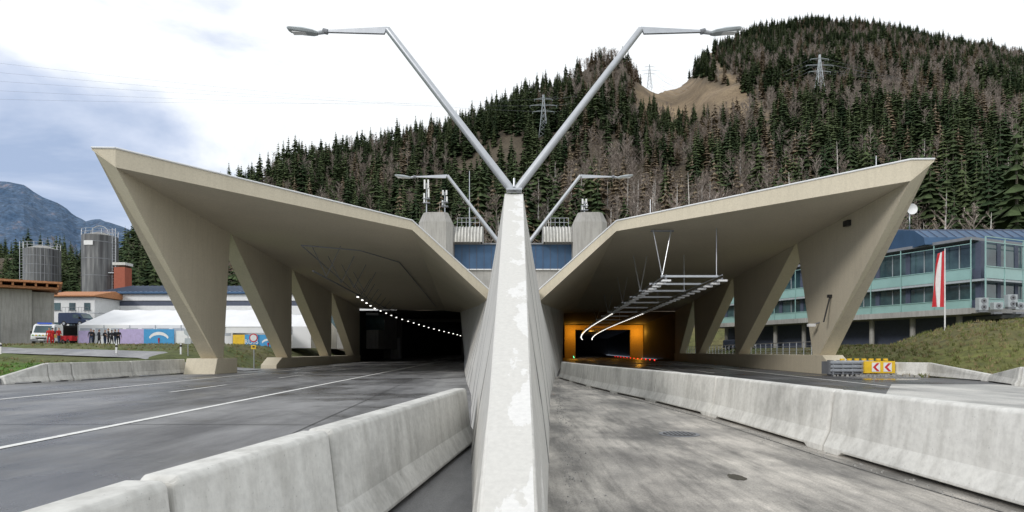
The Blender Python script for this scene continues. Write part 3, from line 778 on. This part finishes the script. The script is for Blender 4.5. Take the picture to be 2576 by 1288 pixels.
bd.add(vs,fs,M['white']); bd.tube((c.x,c.y,c.z),(c.x,c.y,c.z-2.2),.06,.06,M['steel'],6); bd.make('satellite_dish',smooth=True)
r=empty('flag'); bd=B(); a=P(2377,835,52); top=P(2377,628,52); gz=float(H(a.x,a.y)); bd.tube((a.x,a.y,gz-.1),top,.06,.04,M['white'],10); bd.tube(top,top+Vector((0,0,.12)),.07,.02,M['steel'],8); bd.make('pole',r)
bd=B(); nu,nv=9,24; W=1.0; Hf=4.9
for v in range(nv):
    for q in range(nu):
        def pt(i,j):
            s=i/nu;t=j/nv; tap=0.5+.5*math.sin(min(1,t*1.6)*math.pi*.5); x=top.x-.08-s*W*tap
            return (x,top.y+.16*math.sin(s*9+t*4)*s*1.2,top.z-.1-t*Hf-.25*s*(1-t))
        bd.add([pt(q,v),pt(q+1,v),pt(q+1,v+1),pt(q,v+1)],[(0,1,2,3)],M['white'] if 3<=q<6 else M['red'])
bd.make('cloth',r,smooth=True,fix=False)

r=empty('railing'); bd=B()
for a,b2 in ((43,59.5),(63,79),(83,93)):
    k=int((b2-a)/1.5)
    for i in range(k+1):
        d=a+(b2-a)*i/k; x=RX(d)+.9; bd.box((x,d,1.75),(.05,.05,1.0),M['steel'])
    for z in (2.25,1.95,1.65,1.4):
        bd.tube((RX(a)+.9,a,z),(RX(b2)+.9,b2,z),.03 if z>2 else .015,.03 if z>2 else .015,M['steel'],5)
bd.make('rails',r)
r=empty('security_camera'); bd=B(); c=P(2052,818,40.9); c.x-=.3
bd.tube(c,c+Vector((.6,0,.2)),.05,.05,M['grey'],8); bd.box(tuple(c),(.5,.22,.2),M['white']); bd.make('camera_body',r)
r=empty('wall_lamp'); bd=B(); c=P(2072,810,39); t=P(2088,745,39); bd.tube(c,t,.05,.05,M['black'],8); bd.box(tuple(t),(.3,.2,.2),M['black']); bd.make('arm',r)
r=empty('wall_speaker'); bd=B(); c=P(2138,562,36.5); c.x=RX(36.5)-.15; bd.box(tuple(c),(.25,.5,.35),M['black']); bd.make('box',r,bevel=.02)

# ------------------------------------------------------------------ crash cushion with chevrons
r=empty('crash_cushion'); bd=B()
x0=19.75;x1=23.6;yc=37.0
for z in (.35,.6,.85):
    bd.prism([(x0,yc,z-.1),(x0,yc-.06,z-.05),(x0,yc,z),(x0,yc-.06,z+.05),(x0,yc,z+.1),(x0,yc+.05,z)],(2.7,0,0),M['steel'])
for i in range(5): bd.box((x0+.2+i*.6,yc+.35,.5),(.08,.7,.95),M['grey'])
bd.box((x0+1.5,yc+.6,.5),(3,.9,.8),M['grey'])
bd.box((x1-.85,yc,.55),(1.9,.25,.75),M['yellow'])
for i in range(7): bd.tube((x1-3.0+i*.45,yc+.2,.95),(x1-3.0+i*.45,yc+.2,1.08),.14,.14,M['yellow'],10)
bd.make('frame',r,bevel=.01)
bd=B()
for k in range(2):
    cx=x1-1.1+k*.72; w=.5; yy=yc-.14
    bd.box((cx,yy,.55),(w,.02,.56),M['white'])
    yy-=.014
    a=[(cx-.20,.55),(cx+.04,.80),(cx+.22,.80),(cx-.02,.55),(cx+.22,.30),(cx+.04,.30)]
    bd.add([(p[0],yy,p[1]) for p in a],[(0,1,2,3),(0,3,4,5)],M['red'])
bd.make('chevron_boards',r,fix=False)

# ------------------------------------------------------------------ left side
def silo(px0,px1,py0,d,cage):
    r=empty('silo'); bd=B(); a=P(px0,py0,d);b2=P(px1,py0,d); R=(b2.x-a.x)/2; zt=a.z; cy=d+R; cx=(a.x+b2.x)/2*(cy/d)*.985
    n=32
    bd.tube((cx,cy,2),(cx,cy,zt),R,R,M['silo'],n); 
    z=3
    while z<zt:
        bd.tube((cx,cy,z),(cx,cy,z+.12),R+.04,R+.04,M['grey'],n,True); z+=1.6 if not cage else 3.1
    if not cage:
        for i in range(n): 
            t=6.283*i/n; bd.box((cx+R*math.cos(t),cy+R*math.sin(t),(zt+2)/2),(.08,.08,zt-2),M['grey'])
    bd.tube((cx,cy,zt),(cx,cy,zt+.7),R,R*.3,M['conc'],n)
    bd.make('shell',r)
    bd=B()
    for i in range(14):
        t=6.283*i/14; p=Vector((cx+R*math.cos(t),cy+R*math.sin(t),zt)); bd.tube(p,p+Vector((0,0,1.1)),.04,.04,M['steel'],5)
        t2=6.283*(i+1)/14
        for h in (.55,1.1): bd.tube(p+Vector((0,0,h)),Vector((cx+R*math.cos(t2),cy+R*math.sin(t2),zt+h)),.035,.035,M['steel'],5)
    lx=cx+(R+.35 if cage else -R-.3); 
    for o in (-.3,.3): bd.tube((lx+o,cy-1,2),(lx+o,cy-1,zt+1.4),.05,.05,M['steel'],5)
    z=2.5
    while z<zt+1.2: bd.tube((lx-.3,cy-1,z),(lx+.3,cy-1,z),.03,.03,M['steel'],4); z+=.5
    if cage:
        for i in range(12):
            t=math.pi*i/12;t2=math.pi*(i+1)/12
            bd.tube((cx+.6+1.6*math.cos(t),cy-1,zt+.4+1.4*math.sin(t)),(cx+.6+1.6*math.cos(t2),cy-1,zt+.4+1.4*math.sin(t2)),.07,.07,M['steel'],6)
        for z in (8,12,16): bd.box((lx+.1,cy-1,z),(1.5,1.2,.12),M['steel']); bd.box((lx+.8,cy-1,z+.5),(.05,1.2,1),M['steel'])
        bd.box((cx-.1,cy-R-.05,zt-1.6),(1.6,.1,.8),M['white'])
    bd.make('ladder_and_rails',r)
silo(50,127,622,108,False); silo(196,276,588,108,True)
r=empty('brick_chimney_tower'); bd=B(); c=P(291,650,108); bd.box((c.x,110,9),(2.0,2.0,16),M['brick']); bd.box((c.x,110,17.6),(2.3,2.3,.5),M['barrier']); bd.make('tower',r)
r=empty('maintenance_hall'); bd=B(); x0=P(262,715,98).x; x1=-22; y=98
bd.box(((x0+x1)/2,y+8,6.5),(x1-x0,15.6,9),M['conc'])
bd.box(((x0+x1)/2,y-.05,10.4),(x1-x0+.4,.4,1.0),M['white']); bd.box(((x0+x1)/2,y-.06,8.1),(x1-x0,.3,1.9),M['white'])
bd.box(((x0+x1)/2,y-.02,9.4),(x1-x0,.25,.8),M['slate'])
for i in range(7):
    bd.box((x0+5+i*6.5,y-.25,6.3),(4.2,.15,2.4),M['glass'])
bd.prism([(x0-.6,y-.9,11.0),(x0-.6,y-.9,11.3),(x0-.6,y+8,13.2),(x0-.6,y+17,11.0)],(x1-x0+1.2,0,0),M['blueclad'])
for i in range(60): bd.tube((x0+i*.85,y-.9,11.35),(x0+i*.85,y+7.8,13.25),.05,.05,M['slate'],4)
bd.make('hall',r)
r=empty('white_house'); bd=B(); a=P(122,790,92); b2=P(238,790,92); ww=b2.x-a.x
bd.box(((a.x+b2.x)/2,96,5.8),(ww,8,8.2),M['white']); 
bd.prism([(a.x-.3,91.2,10.0),(a.x-.3,91.2,10.2),(a.x-.3,96,11.2),(a.x-.3,100.5,10.0)],(ww+.9,0,0),M['wood'])
for i in range(3):
    for z in (8.5,5.5): bd.box((a.x+1.4+i*2.3,91.96,z),(.9,.1,1.1),M['glass']); bd.box((a.x+1.4+i*2.3,91.95,z-.62),(1.1,.16,.1),M['grey'])
bd.box((b2.x+1,91,7.4),(1.6,1.4,.1),M['steel'])
for i in range(9): bd.tube((a.x+ww*.4+i*.5,91,7.5),(a.x+ww*.4+i*.5,91,8.3),.025,.025,M['grey'],4)
bd.tube((a.x+ww*.4,91,8.3),(a.x+ww*.4+4,91,8.3),.03,.03,M['grey'],4)
bd.make('house',r)
r=empty('timber_roofed_shed'); bd=B(); c0=P(80,840,74); rot=.66; ux=Vector((math.cos(rot),math.sin(rot),0)); uy=Vector((-math.sin(rot),math.cos(rot),0))
def sb(a,b2,z0,z1,y0,y1,mat):
    c=Vector((c0.x,c0.y,0))+ux*((a+b2)/2)+uy*((y0+y1)/2); bd.box((c.x,c.y,(z0+z1)/2),(b2-a,y1-y0,z1-z0),mat,rot)
sb(-14,0,1.5,9.2,0,6,M['conc']); sb(0.02,2.2,1.5,9.0,.6,5.5,M['conc'])
sb(-15,2.6,9.25,9.5,-1.6,7,M['wood']); sb(-15.2,3.0,9.9,10.15,-2.4,7.5,M['wood'])
for i in range(17): sb(-14.8+i*1.08,-14.6+i*1.08,9.5,9.9,-2.1,7,M['wood'])
sb(-9,-3,1.6,6.5,-.06,0,M['slate'])
bd.make('shed',r)
r=empty('white_marquee'); tentm=plain('tent_fabric',(0.76,0.77,0.79),0.6,0,0.05,.5); tentwin=plain('tent_window_film',(0.42,0.45,0.5),0.3)
bd=B(); y=78; a=P(197,870,y).x; b2=P(585,870,y).x; zb=2.0; ze=5.0; zr=7.5
def gable(x0,x1,y0,y1,ze,zr):
    ym=(y0+y1)/2
    k=max(2,int((x1-x0)/3))
    for i in range(k):
        xa=x0+(x1-x0)*i/k; xb=x0+(x1-x0)*(i+1)/k; xm=(xa+xb)/2; s=.08
        bd.add([(xa,y0,ze),(xm,y0,ze-s),(xb,y0,ze),(xb,ym,zr),(xm,ym,zr-.12),(xa,ym,zr)],[(0,1,4,5),(1,2,3,4)],tentm)
        bd.add([(xa,y1,ze),(xm,y1,ze),(xb,y1,ze),(xb,ym,zr),(xm,ym,zr-.12),(xa,ym,zr)],[(0,5,4,1),(1,4,3,2)],tentm)
        bd.box((xa,y0-.02,(zb+ze)/2),(.1,.1,ze-zb),M['steel'])
    bd.add([(x0,y0,zb),(x1,y0,zb),(x1,y0,ze),(x0,y0,ze)],[(0,1,2,3)],tentm)
    bd.add([(x0,y0,zb),(x0,y1,zb),(x0,y1,ze),(x0,ym,zr),(x0,y0,ze)],[(0,1,2,3,4)],tentm)
    bd.add([(x1,y0,zb),(x1,y1,zb),(x1,y1,ze),(x1,ym,zr),(x1,y0,ze)],[(4,3,2,1,0)],tentm)
gable(a,b2,y,y+14,ze,zr); c=P(782,870,y+2).x; gable(b2+4.5,c,y+2,y+14,4.9,6.9)
x0=P(582,0,y).x;x1=P(700,0,y).x; ap=Vector(((x0+x1)/2,y+1,8.0)); y0=y-2;y1=y+4; 
rings=[]
for f in (0,.25,.5,.75,.97):
    g2=(1-f)**1.5
    rings.append([ap.lerp(Vector((xx,yy,4.7)),g2) - Vector((0,0,ap.lerp(Vector((xx,yy,4.7)),g2).z))+Vector((0,0,4.7+3.3*f)) for xx,yy in ((x0,y0),(x1,y0),(x1,y1),(x0,y1))])
for i in range(4):
    for k in range(4): bd.add([rings[i][k],rings[i][(k+1)%4],rings[i+1][(k+1)%4],rings[i+1][k]],[(0,1,2,3)],tentm)
for xx in (x0,x1): 
    for yy in (y0,y1): bd.box((xx,yy,3.3),(.12,.12,3),M['steel'])
bd.add([(x0,y0+.1,3.9),(x1,y0+.1,3.9),(x1,y0+.1,4.7),(x0,y0+.1,4.7)],[(0,1,2,3)],tentm)
for i in range(10):
    xa=a+ (b2-a)*(i+.12)/10; xb=a+(b2-a)*(i+.88)/10
    bd.quad((xa,y-.03,3.6),(xb,y-.03,3.6),(xb,y-.03,4.6),(xa,y-.03,4.6),tentwin)
bd.make('tent',r,fix=False)
def banner(px0,px1,py0,py1,d,mat,mark=None,text=None):
    r=empty('banner'); bd=B(); a=P(px0,py1,d);b2=P(px1,py0,d)
    bd.box(((a.x+b2.x)/2,d,(a.z+b2.z)/2),(b2.x-a.x,.05,b2.z-a.z),mat)
    if mark:
        cx=(a.x+b2.x)/2; cz=(a.z*.7+b2.z*.3); w=(b2.x-a.x)*.35; n=10; vs=[]
        for i in range(n+1):
            t=math.pi*(.12+.76*i/n); vs.append((cx+w*math.cos(t),d-.04,cz+w*.8*math.sin(t)))
        for i in range(n+1):
            t=math.pi*(.12+.76*i/n); vs.append((cx+w*.9*math.cos(t),d-.04,cz-w*.1+w*.6*math.sin(t)))
        bd.add(vs,[(i,i+1,n+2+i,n+1+i) for i in range(n)],M['white']); bd.tube((cx,d-.04,cz-w*.3),(cx,d-.04,cz+w*.2),.05,.12,M['red'],6)
    bd.make('panel',r,fix=False)
    if text:
        cu=bpy.data.curves.new('lettering','FONT'); cu.body=text; cu.size=.8; cu.align_x='CENTER'; cu.extrude=.005
        o=bpy.data.objects.new('lettering',cu); SC.collection.objects.link(o); o.location=((a.x+b2.x)/2,d-.06,(a.z+b2.z)/2-.3); o.rotation_euler=(math.pi/2,0,0); o.parent=r; cu.materials.append(M['white'])
banner(300,362,828,866,77,M['lilac'],text=None); banner(362,438,828,868,76.8,M['blueban'],True); banner(440,480,832,868,77,M['white'])
banner(586,616,842,874,75.6,M['yellow']); banner(616,650,842,876,75.5,M['blueban'],text='RUSS'); banner(650,700,842,876,75.6,M['blueban'],True); banner(700,735,842,876,77,M['white']); banner(198,225,832,868,77.2,M['lilac'])
r=empty('traffic_sign'); bd=B(); c=P(639,850,50); bd.tube((c.x,50,-.05),(c.x,50,c.z+.4),.035,.035,M['steel'],8)
bd.tube((c.x,49.93,c.z),(c.x,49.90,c.z),.36,.36,M['red'],28); bd.tube((c.x,49.895,c.z),(c.x,49.885,c.z),.27,.27,M['white'],28)
c2=P(639,873,50); bd.box((c2.x,49.92,c2.z),(.42,.02,.34),M['yellow']); bd.box((c2.x,49.9,c2.z+.02),(.2,.01,.12),M['black']); bd.make('sign',r)
r=empty('road_sign'); bd=B(); c=P(473,835,52); g0=float(H(c.x,52)); bd.tube((c.x,52,g0),(c.x,52,c.z+.5),.035,.035,M['steel'],8)
bd.tube((c.x,51.95,c.z),(c.x,51.93,c.z),.33,.33,M['lampgrey'],24); c2=P(473,858,52); bd.box((c2.x,51.93,c2.z),(.5,.02,.5),M['lampgrey']); bd.make('sign',r)
for px,py in ((2,845),(293,880),(455,878)):
    bd=B(); d=52; c=P(px,py,d); g0=float(H(c.x,d)); bd.prism([(c.x-.06,d-.05,g0),(c.x+.06,d-.05,g0),(c.x+.06,d-.05,g0+.85),(c.x-.06,d-.05,g0+1.0)],(0,.1,0),M['white']); bd.box((c.x,d,g0+.75),(.13,.115,.18),M['black']); bd.make('delineator_post')

def wheel(bd,x,y,z,r_,w):
    bd.tube((x-w/2,y,z),(x+w/2,y,z),r_,r_,M['black'],18); bd.tube((x-w/2-.01,y,z),(x+w/2+.01,y,z),r_*.55,r_*.55,M['steel'],12)
def van(x,y,z,mat,rotz,name,stripe=True,h=2.3,L=5.2):
    r=empty(name); bd=B(); W=1.9
    k=h/2.3; hood=1.25*k if h<2 else 1.25
    side=[(-L/2,.35),(L/2,.35),(L/2,h*.95),(L/2-.15,h),(-L/2+1.7,h),(-L/2+1.15,h*.92),(-L/2+.55,hood),(-L/2+.05,hood-.2)]
    bd.prism([(-W/2,p[0],p[1]) for p in side],(W,0,0),mat)
    bd.make('body',r,bevel=.07)
    d2=B()
    d2.quad((-.8,-L/2+.56,hood+.05),(.8,-L/2+.56,hood+.05),(.72,-L/2+1.12,h*.9),(-.72,-L/2+1.12,h*.9),M['glass'])
    d2.v=[(a,b2-.035,c+.02) for a,b2,c in d2.v]
    for s in (-1,1):
        d2.add([(s*(W/2+.008),-L/2+.9,hood+.05),(s*(W/2+.008),-L/2+2.1,hood+.05),(s*(W/2+.008),-L/2+2.1,h*.86),(s*(W/2+.008),-L/2+1.35,h*.86)],[(0,1,2,3)],M['glass'])
        wheel(d2,s*(W/2-.1),-L/2+.95,.35,.35,.24); wheel(d2,s*(W/2-.1),L/2-1.0,.35,.35,.24)
        d2.box((s*.68,-L/2,.72),(.34,.12,.2),M['white'])
        d2.box((s*(W/2+.14),-L/2+.95,hood+.1),(.2,.12,.28),M['black'])
        if stripe: d2.box((s*(W/2+.005),.2,.95),(.012,L-1.4,.35),M['yellow'])
    if stripe:
        for k in range(6): d2.box((-.75+k*.3,-L/2+.03,1.0),(.15,.08,.12),M['yellow'] if k%2 else M['greenp'])
        d2.box((0,-L/2+1.5,h+.08),(1.3,.25,.16),M['bluel'])
    d2.box((0,-L/2,.68),(.9,.1,.16),M['black']); d2.box((0,-L/2-.01,.45),(1.85,.16,.22),M['grey'])
    d2.box((0,-L/2-.10,.5),(.5,.02,.11),M['white'])
    d2.make('fittings',r)
    r.location=(x,y,z); r.rotation_euler=(0,0,rotz)
M['greenp']=plain('green_paint',(0.15,0.4,0.05),.5); M['bluel']=plain('blue_beacon',(0.02,0.1,0.6),.2)
c=P(84,855,66); van(c.x,c.y+2.0,float(H(c.x,68))-.03,M['white'],.45,'ambulance_van')
c=P(195,795,86); van(c.x,86,2.3+2.9,M['cloth_jean'],1.4,'parked_van',False,1.9,4.6)
bd=B(); c=P(190,800,84); bd.box((c.x-4,88,3.6),(26,9,3.2),gm); bd.make('embankment_terrace',bevel=.3)
for px,py,dd_,mt in ((1842,880,84,M['slate']),(2240,872,72,M['grey'])):
    c=P(px,py,dd_); van(c.x+1,dd_,float(H(c.x+1,dd_)),mt,.5,'parked_car',False,1.5,4.2)
r=empty('red_handcart'); bd=B(); c=P(172,858,66); g0=float(H(c.x,66))
bd.box((c.x,66,g0+.6),(1.3,.8,.55),M['red'],0,1.12); wheel(bd,c.x-.3,65.6,g0+.25,.25,.12); wheel(bd,c.x+.3,65.6,g0+.25,.25,.12); bd.tube((c.x+.6,66,g0+.7),(c.x+1.1,66,g0+1.0),.03,.03,M['black'],6); bd.make('cart',r,bevel=.03)

# ------------------------------------------------------------------ people
def person(x,y,zfoot,rot,top,bottom,hgt=1.76,pose=0,seed=0):
    rr=random.Random(seed); V=[];E=[];R=[]
    def v(p,r): V.append(tuple(p));R.append(r);return len(V)-1
    def ch(start,lst):
        prev=start
        for p,r in lst:
            i=v(p,r);E.append((prev,i));prev=i
        return prev
    pel=v((0,0,.95),.15); 
    chest=ch(pel,[((0,.0,1.12),.135),((0,-.01,1.32),.165)])
    ch(chest,[((0,0,1.46),.09),((0,-.01,1.53),.055),((0,-.015,1.60),.055)])
    st_=rr.uniform(.02,.14)
    for s in (-1,1):
        ch(pel,[((s*.1,0,.86),.105),((s*.11,-.02+s*st_*.3,.50),.07),((s*.12,s*st_,.12),.045),((s*.12,s*st_+.02,.05),.045),((s*.13,s*st_-.16,.035),.035)])
        bent=(pose+ (s>0))%2
        if bent: elb=(s*.27,.03,1.10); wr=(s*.16,-.22,1.08); fd=Vector((-s*.6,-.8,.1)).normalized()
        else: elb=(s*.27,.03,1.12); wr=(s*.27,-.06,.87); fd=Vector((0,-.15,-1)).normalized()
        w_=ch(chest,[((s*.19,0,1.40),.07),(elb,.045),(wr,.028)])
        pw=Vector(wr)+fd*.07; hnd=v(tuple(pw),.03); E.append((w_,hnd)); side=fd.cross(Vector((s,0,0.3))).normalized()
        for k in range(4):
            o=side*(k-1.5)*.02; L=(.075,.085,.08,.06)[k]
            a=pw+o+fd*.02; i1=v(tuple(a+fd*L*.5),.009); E.append((hnd,i1)); i2=v(tuple(a+fd*L+Vector((-s*.015,0,0))),.008); E.append((i1,i2))
        i1=v(tuple(Vector(wr)+fd*.04+side*-.045),.011); E.append((hnd,i1)); i2=v(tuple(Vector(wr)+fd*.08+side*-.06),.009); E.append((i1,i2))
    me=bpy.data.meshes.new('b'); me.from_pydata(V,E,[]); o=bpy.data.objects.new('b',me); SC.collection.objects.link(o)
    md=o.modifiers.new('s','SKIN'); 
    for i,sv in enumerate(me.skin_vertices[0].data): sv.radius=(R[i],R[i]*(.72 if i in(0,1,2) else 1)); sv.use_root=(i==0)
    o.modifiers.new('ss','SUBSURF').levels=1; o.modifiers['ss'].render_levels=1
    dg=bpy.context.evaluated_depsgraph_get(); m2=bpy.data.meshes.new_from_object(o.evaluated_get(dg)); bpy.data.objects.remove(o)
    m2.materials.clear()
    for m in (top,bottom,M['skin'],M['black']): m2.materials.append(m)
    for p in m2.polygons:
        c=p.center; p.use_smooth=True
        k=0
        if c.z<.92 and abs(c.x)<.235 and not (c.y<-.15 and c.z>.8): k=1
        if c.z<.08: k=3
        if c.z>1.5: k=2
        if abs(c.x)>.235 and c.z<.88: k=2
        if c.y<-.22 and c.z>.9: k=2
        p.material_index=k
    root=empty('person'); bo=bpy.data.objects.new('body',m2); SC.collection.objects.link(bo); bo.parent=root
    bm=bmesh.new(); bmesh.ops.create_uvsphere(bm,u_segments=20,v_segments=14,radius=1)
    for q in bm.verts:
        c=q.co; zz=c.z; c.x*=.077*(1-.18*max(0,-zz)); c.y*=.098*(1-.1*max(0,-zz)); c.z*=.12
        if c.y<-.07 and abs(c.x)<.02 and -.04<c.z<.02: c.y-=.02
        if c.y<-.06 and abs(abs(c.x)-.03)<.015 and .0<c.z<.03: c.y+=.008
        if abs(c.x)>.07 and abs(c.y)<.03 and abs(c.z)<.035: c.x*=1.14
    hm=bpy.data.meshes.new('head'); bm.to_mesh(hm); bm.free()
    hm.materials.append(M['skin']);hm.materials.append(M['hair']);hm.materials.append(M['black']);hm.materials.append(M['lips'])
    for p in hm.polygons:
        p.use_smooth=True; c=p.center
        if c.z>.055 or (c.y>.015 and c.z>-.05): p.material_index=1
        elif c.y<-.06 and abs(abs(c.x)-.03)<.012 and .0<c.z<.02: p.material_index=2
        elif c.y<-.06 and abs(c.x)<.025 and -.065<c.z<-.05: p.material_index=3
    ho=bpy.data.objects.new('head',hm); SC.collection.objects.link(ho); ho.parent=root; ho.location=(0,-.02,1.665); ho.rotation_euler=(rr.uniform(-.1,.15),0,rr.uniform(-.4,.4))
    root.location=(x,y,zfoot); root.rotation_euler=(0,0,rot); s=hgt/1.785; root.scale=(s,s,s)
for i,(px,d,ro) in enumerate(((229,67,.4),(236,68,-1.2),(249,68,2.6),(264,69,1.5),(273,67.5,-.8),(281,68.5,3.0),(290,68,-1.6),(298,69,.9))):
    x=(px-1288)/F*d; person(x,d,float(H(x,d))+.0,ro,M['cloth_dark'],M['cloth_dark'] if i%3 else M['cloth_jean'],1.74+.03*(i%5),i%2,i)
for i,(px,d,ro) in enumerate(((124,64,.3),(132,65,2.8),(148,65,1.3))):
    x=(px-1288)/F*d; person(x,d,float(H(x,d))+.0,ro,M['cloth_red'],M['cloth_red'] if i<2 else M['cloth_jean'],1.78,i%2,20+i)

# ------------------------------------------------------------------ pylons and power lines
def pylon(base,h,w=5,k_=1.0):
    r=empty('electricity_pylon'); bd=B(); m=M['lampgrey']; b0=Vector(base)
    def cr(f): return w/2*(1-f)**1.3+.35
    lv=[0,.15,.3,.45,.58,.7,.8,.9,1]
    for i in range(8):
        a=cr(lv[i]);b2=cr(lv[i+1]);za=h*lv[i];zb=h*lv[i+1]; cs=[(-1,-1),(1,-1),(1,1),(-1,1)]
        for k in range(4):
            p=b0+Vector((cs[k][0]*a,cs[k][1]*a,za));q=b0+Vector((cs[k][0]*b2,cs[k][1]*b2,zb)); k2=(k+1)%4
            q2=b0+Vector((cs[k2][0]*b2,cs[k2][1]*b2,zb)); p2=b0+Vector((cs[k2][0]*a,cs[k2][1]*a,za))
            bd.tube(p,q,.15*k_,.15*k_,m,4); bd.tube(p,q2,.08*k_,.08*k_,m,4); bd.tube(p2,q,.08*k_,.08*k_,m,4)
    tips=[]
    for f,L in ((.62,.24),(.76,.3),(.9,.2)):
        for s in (-1,1):
            t=b0+Vector((s*h*L,0,h*f)); tips.append(t)
            bd.tube(b0+Vector((0,0,h*f+.9)),t,.11*k_,.1*k_,m,4); bd.tube(b0+Vector((0,0,h*f)),t,.11*k_,.1*k_,m,4); bd.tube(t,t-Vector((0,0,1.2)),.08,.08,m,4)
    bd.make('lattice',r); return tips
def wire(bd,a,b2,sag,r_=.05):
    n=20; pts=[a.lerp(b2,i/n)-Vector((0,0,sag*4*(i/n)*(1-i/n))) for i in range(n+1)]
    for p,q in zip(pts[:-1],pts[1:]): bd.tube(p,q,r_,r_,M['grey'],4,False)
b1=on_hill(1367,350); t1=pylon(b1,26,5)
b3=on_hill(1634,225); t2=pylon(b3,38,7,1.3)
b4=on_hill(2062,250); t3=pylon(b4,32,6,1.3)
bd=B()
for i,t in enumerate(t1[:5]): wire(bd,t,P(-500,100+i*34,150),2.5,.02)
for i in range(6): wire(bd,t1[i],t2[i],8,.05)
for i in range(6): wire(bd,t2[i],t3[i],30,.08); wire(bd,t3[i],P(3000,90+i*25,500),18,.07)
bd.make('power_lines',fix=False)

# ------------------------------------------------------------------ world, sun, camera
w=bpy.data.worlds.new('World'); SC.world=w; w.use_nodes=True; nt=w.node_tree; nt.nodes.clear()
out=nt.nodes.new('ShaderNodeOutputWorld'); sk=nt.nodes.new('ShaderNodeTexSky'); sk.sky_type='NISHITA'; sk.sun_disc=False
SE=27;SA=222
sk.sun_elevation=math.radians(SE); sk.sun_rotation=math.radians(SA)
bg=nt.nodes.new('ShaderNodeBackground'); bg.inputs[1].default_value=0.12; nt.links.new(sk.outputs[0],bg.inputs[0])
tc=nt.nodes.new('ShaderNodeTexCoord'); mp=nt.nodes.new('ShaderNodeMapping'); mp.inputs['Scale'].default_value=(1,1,2.3); mp.inputs['Location'].default_value=(.6,0,.35)
nt.links.new(tc.outputs['Generated'],mp.inputs[0])
n1=nt.nodes.new('ShaderNodeTexNoise'); n1.inputs['Scale'].default_value=2.3; n1.inputs['Detail'].default_value=8; n1.inputs['Roughness'].default_value=.55; n1.inputs['Distortion'].default_value=.3; nt.links.new(mp.outputs[0],n1.inputs[0])
sep=nt.nodes.new('ShaderNodeSeparateXYZ'); nt.links.new(tc.outputs['Generated'],sep.inputs[0])
mx=nt.nodes.new('ShaderNodeMath'); mx.operation='MULTIPLY_ADD'; mx.inputs[1].default_value=.26; nt.links.new(sep.outputs[0],mx.inputs[0]); nt.links.new(n1.outputs[0],mx.inputs[2])
mz=nt.nodes.new('ShaderNodeMath'); mz.operation='MULTIPLY_ADD'; mz.inputs[1].default_value=.48; nt.links.new(sep.outputs[2],mz.inputs[0]); nt.links.new(mx.outputs[0],mz.inputs[2])
cr_=nt.nodes.new('ShaderNodeValToRGB'); e=cr_.color_ramp.elements; e[0].position=.38; e[0].color=(.32,.40,.56,1); e[1].position=.58; e[1].color=(.84,.86,.87,1); q=e.new(.48); q.color=(.53,.59,.72,1)
nt.links.new(mz.outputs[0],cr_.inputs[0])
bg2=nt.nodes.new('ShaderNodeBackground'); bg2.inputs[1].default_value=1.36; nt.links.new(cr_.outputs[0],bg2.inputs[0])
ms=nt.nodes.new('ShaderNodeMixShader'); ms.inputs[0].default_value=.9; nt.links.new(bg.outputs[0],ms.inputs[1]); nt.links.new(bg2.outputs[0],ms.inputs[2]); nt.links.new(ms.outputs[0],out.inputs[0])
sl=bpy.data.lights.new('sun','SUN'); sl.energy=1.5; sl.angle=math.radians(12); sl.color=(1,.95,.88)
so=bpy.data.objects.new('sun',sl); SC.collection.objects.link(so)
az=math.radians(SA); el=math.radians(SE); dv=Vector((math.sin(az)*math.cos(el),math.cos(az)*math.cos(el),math.sin(el))); so.rotation_euler=dv.to_track_quat('Z','Y').to_euler()
cam=bpy.data.cameras.new('camera'); co_=bpy.data.objects.new('camera',cam); SC.collection.objects.link(co_); SC.camera=co_
co_.location=(0,0,HC); co_.rotation_euler=(math.pi/2,0,0); cam.sensor_width=36; cam.lens=36*F/2576; cam.shift_y=(HY-644)/2576; cam.clip_start=.05; cam.clip_end=20000
SC.view_settings.view_transform='Standard'; SC.view_settings.look='None'; SC.view_settings.exposure=0
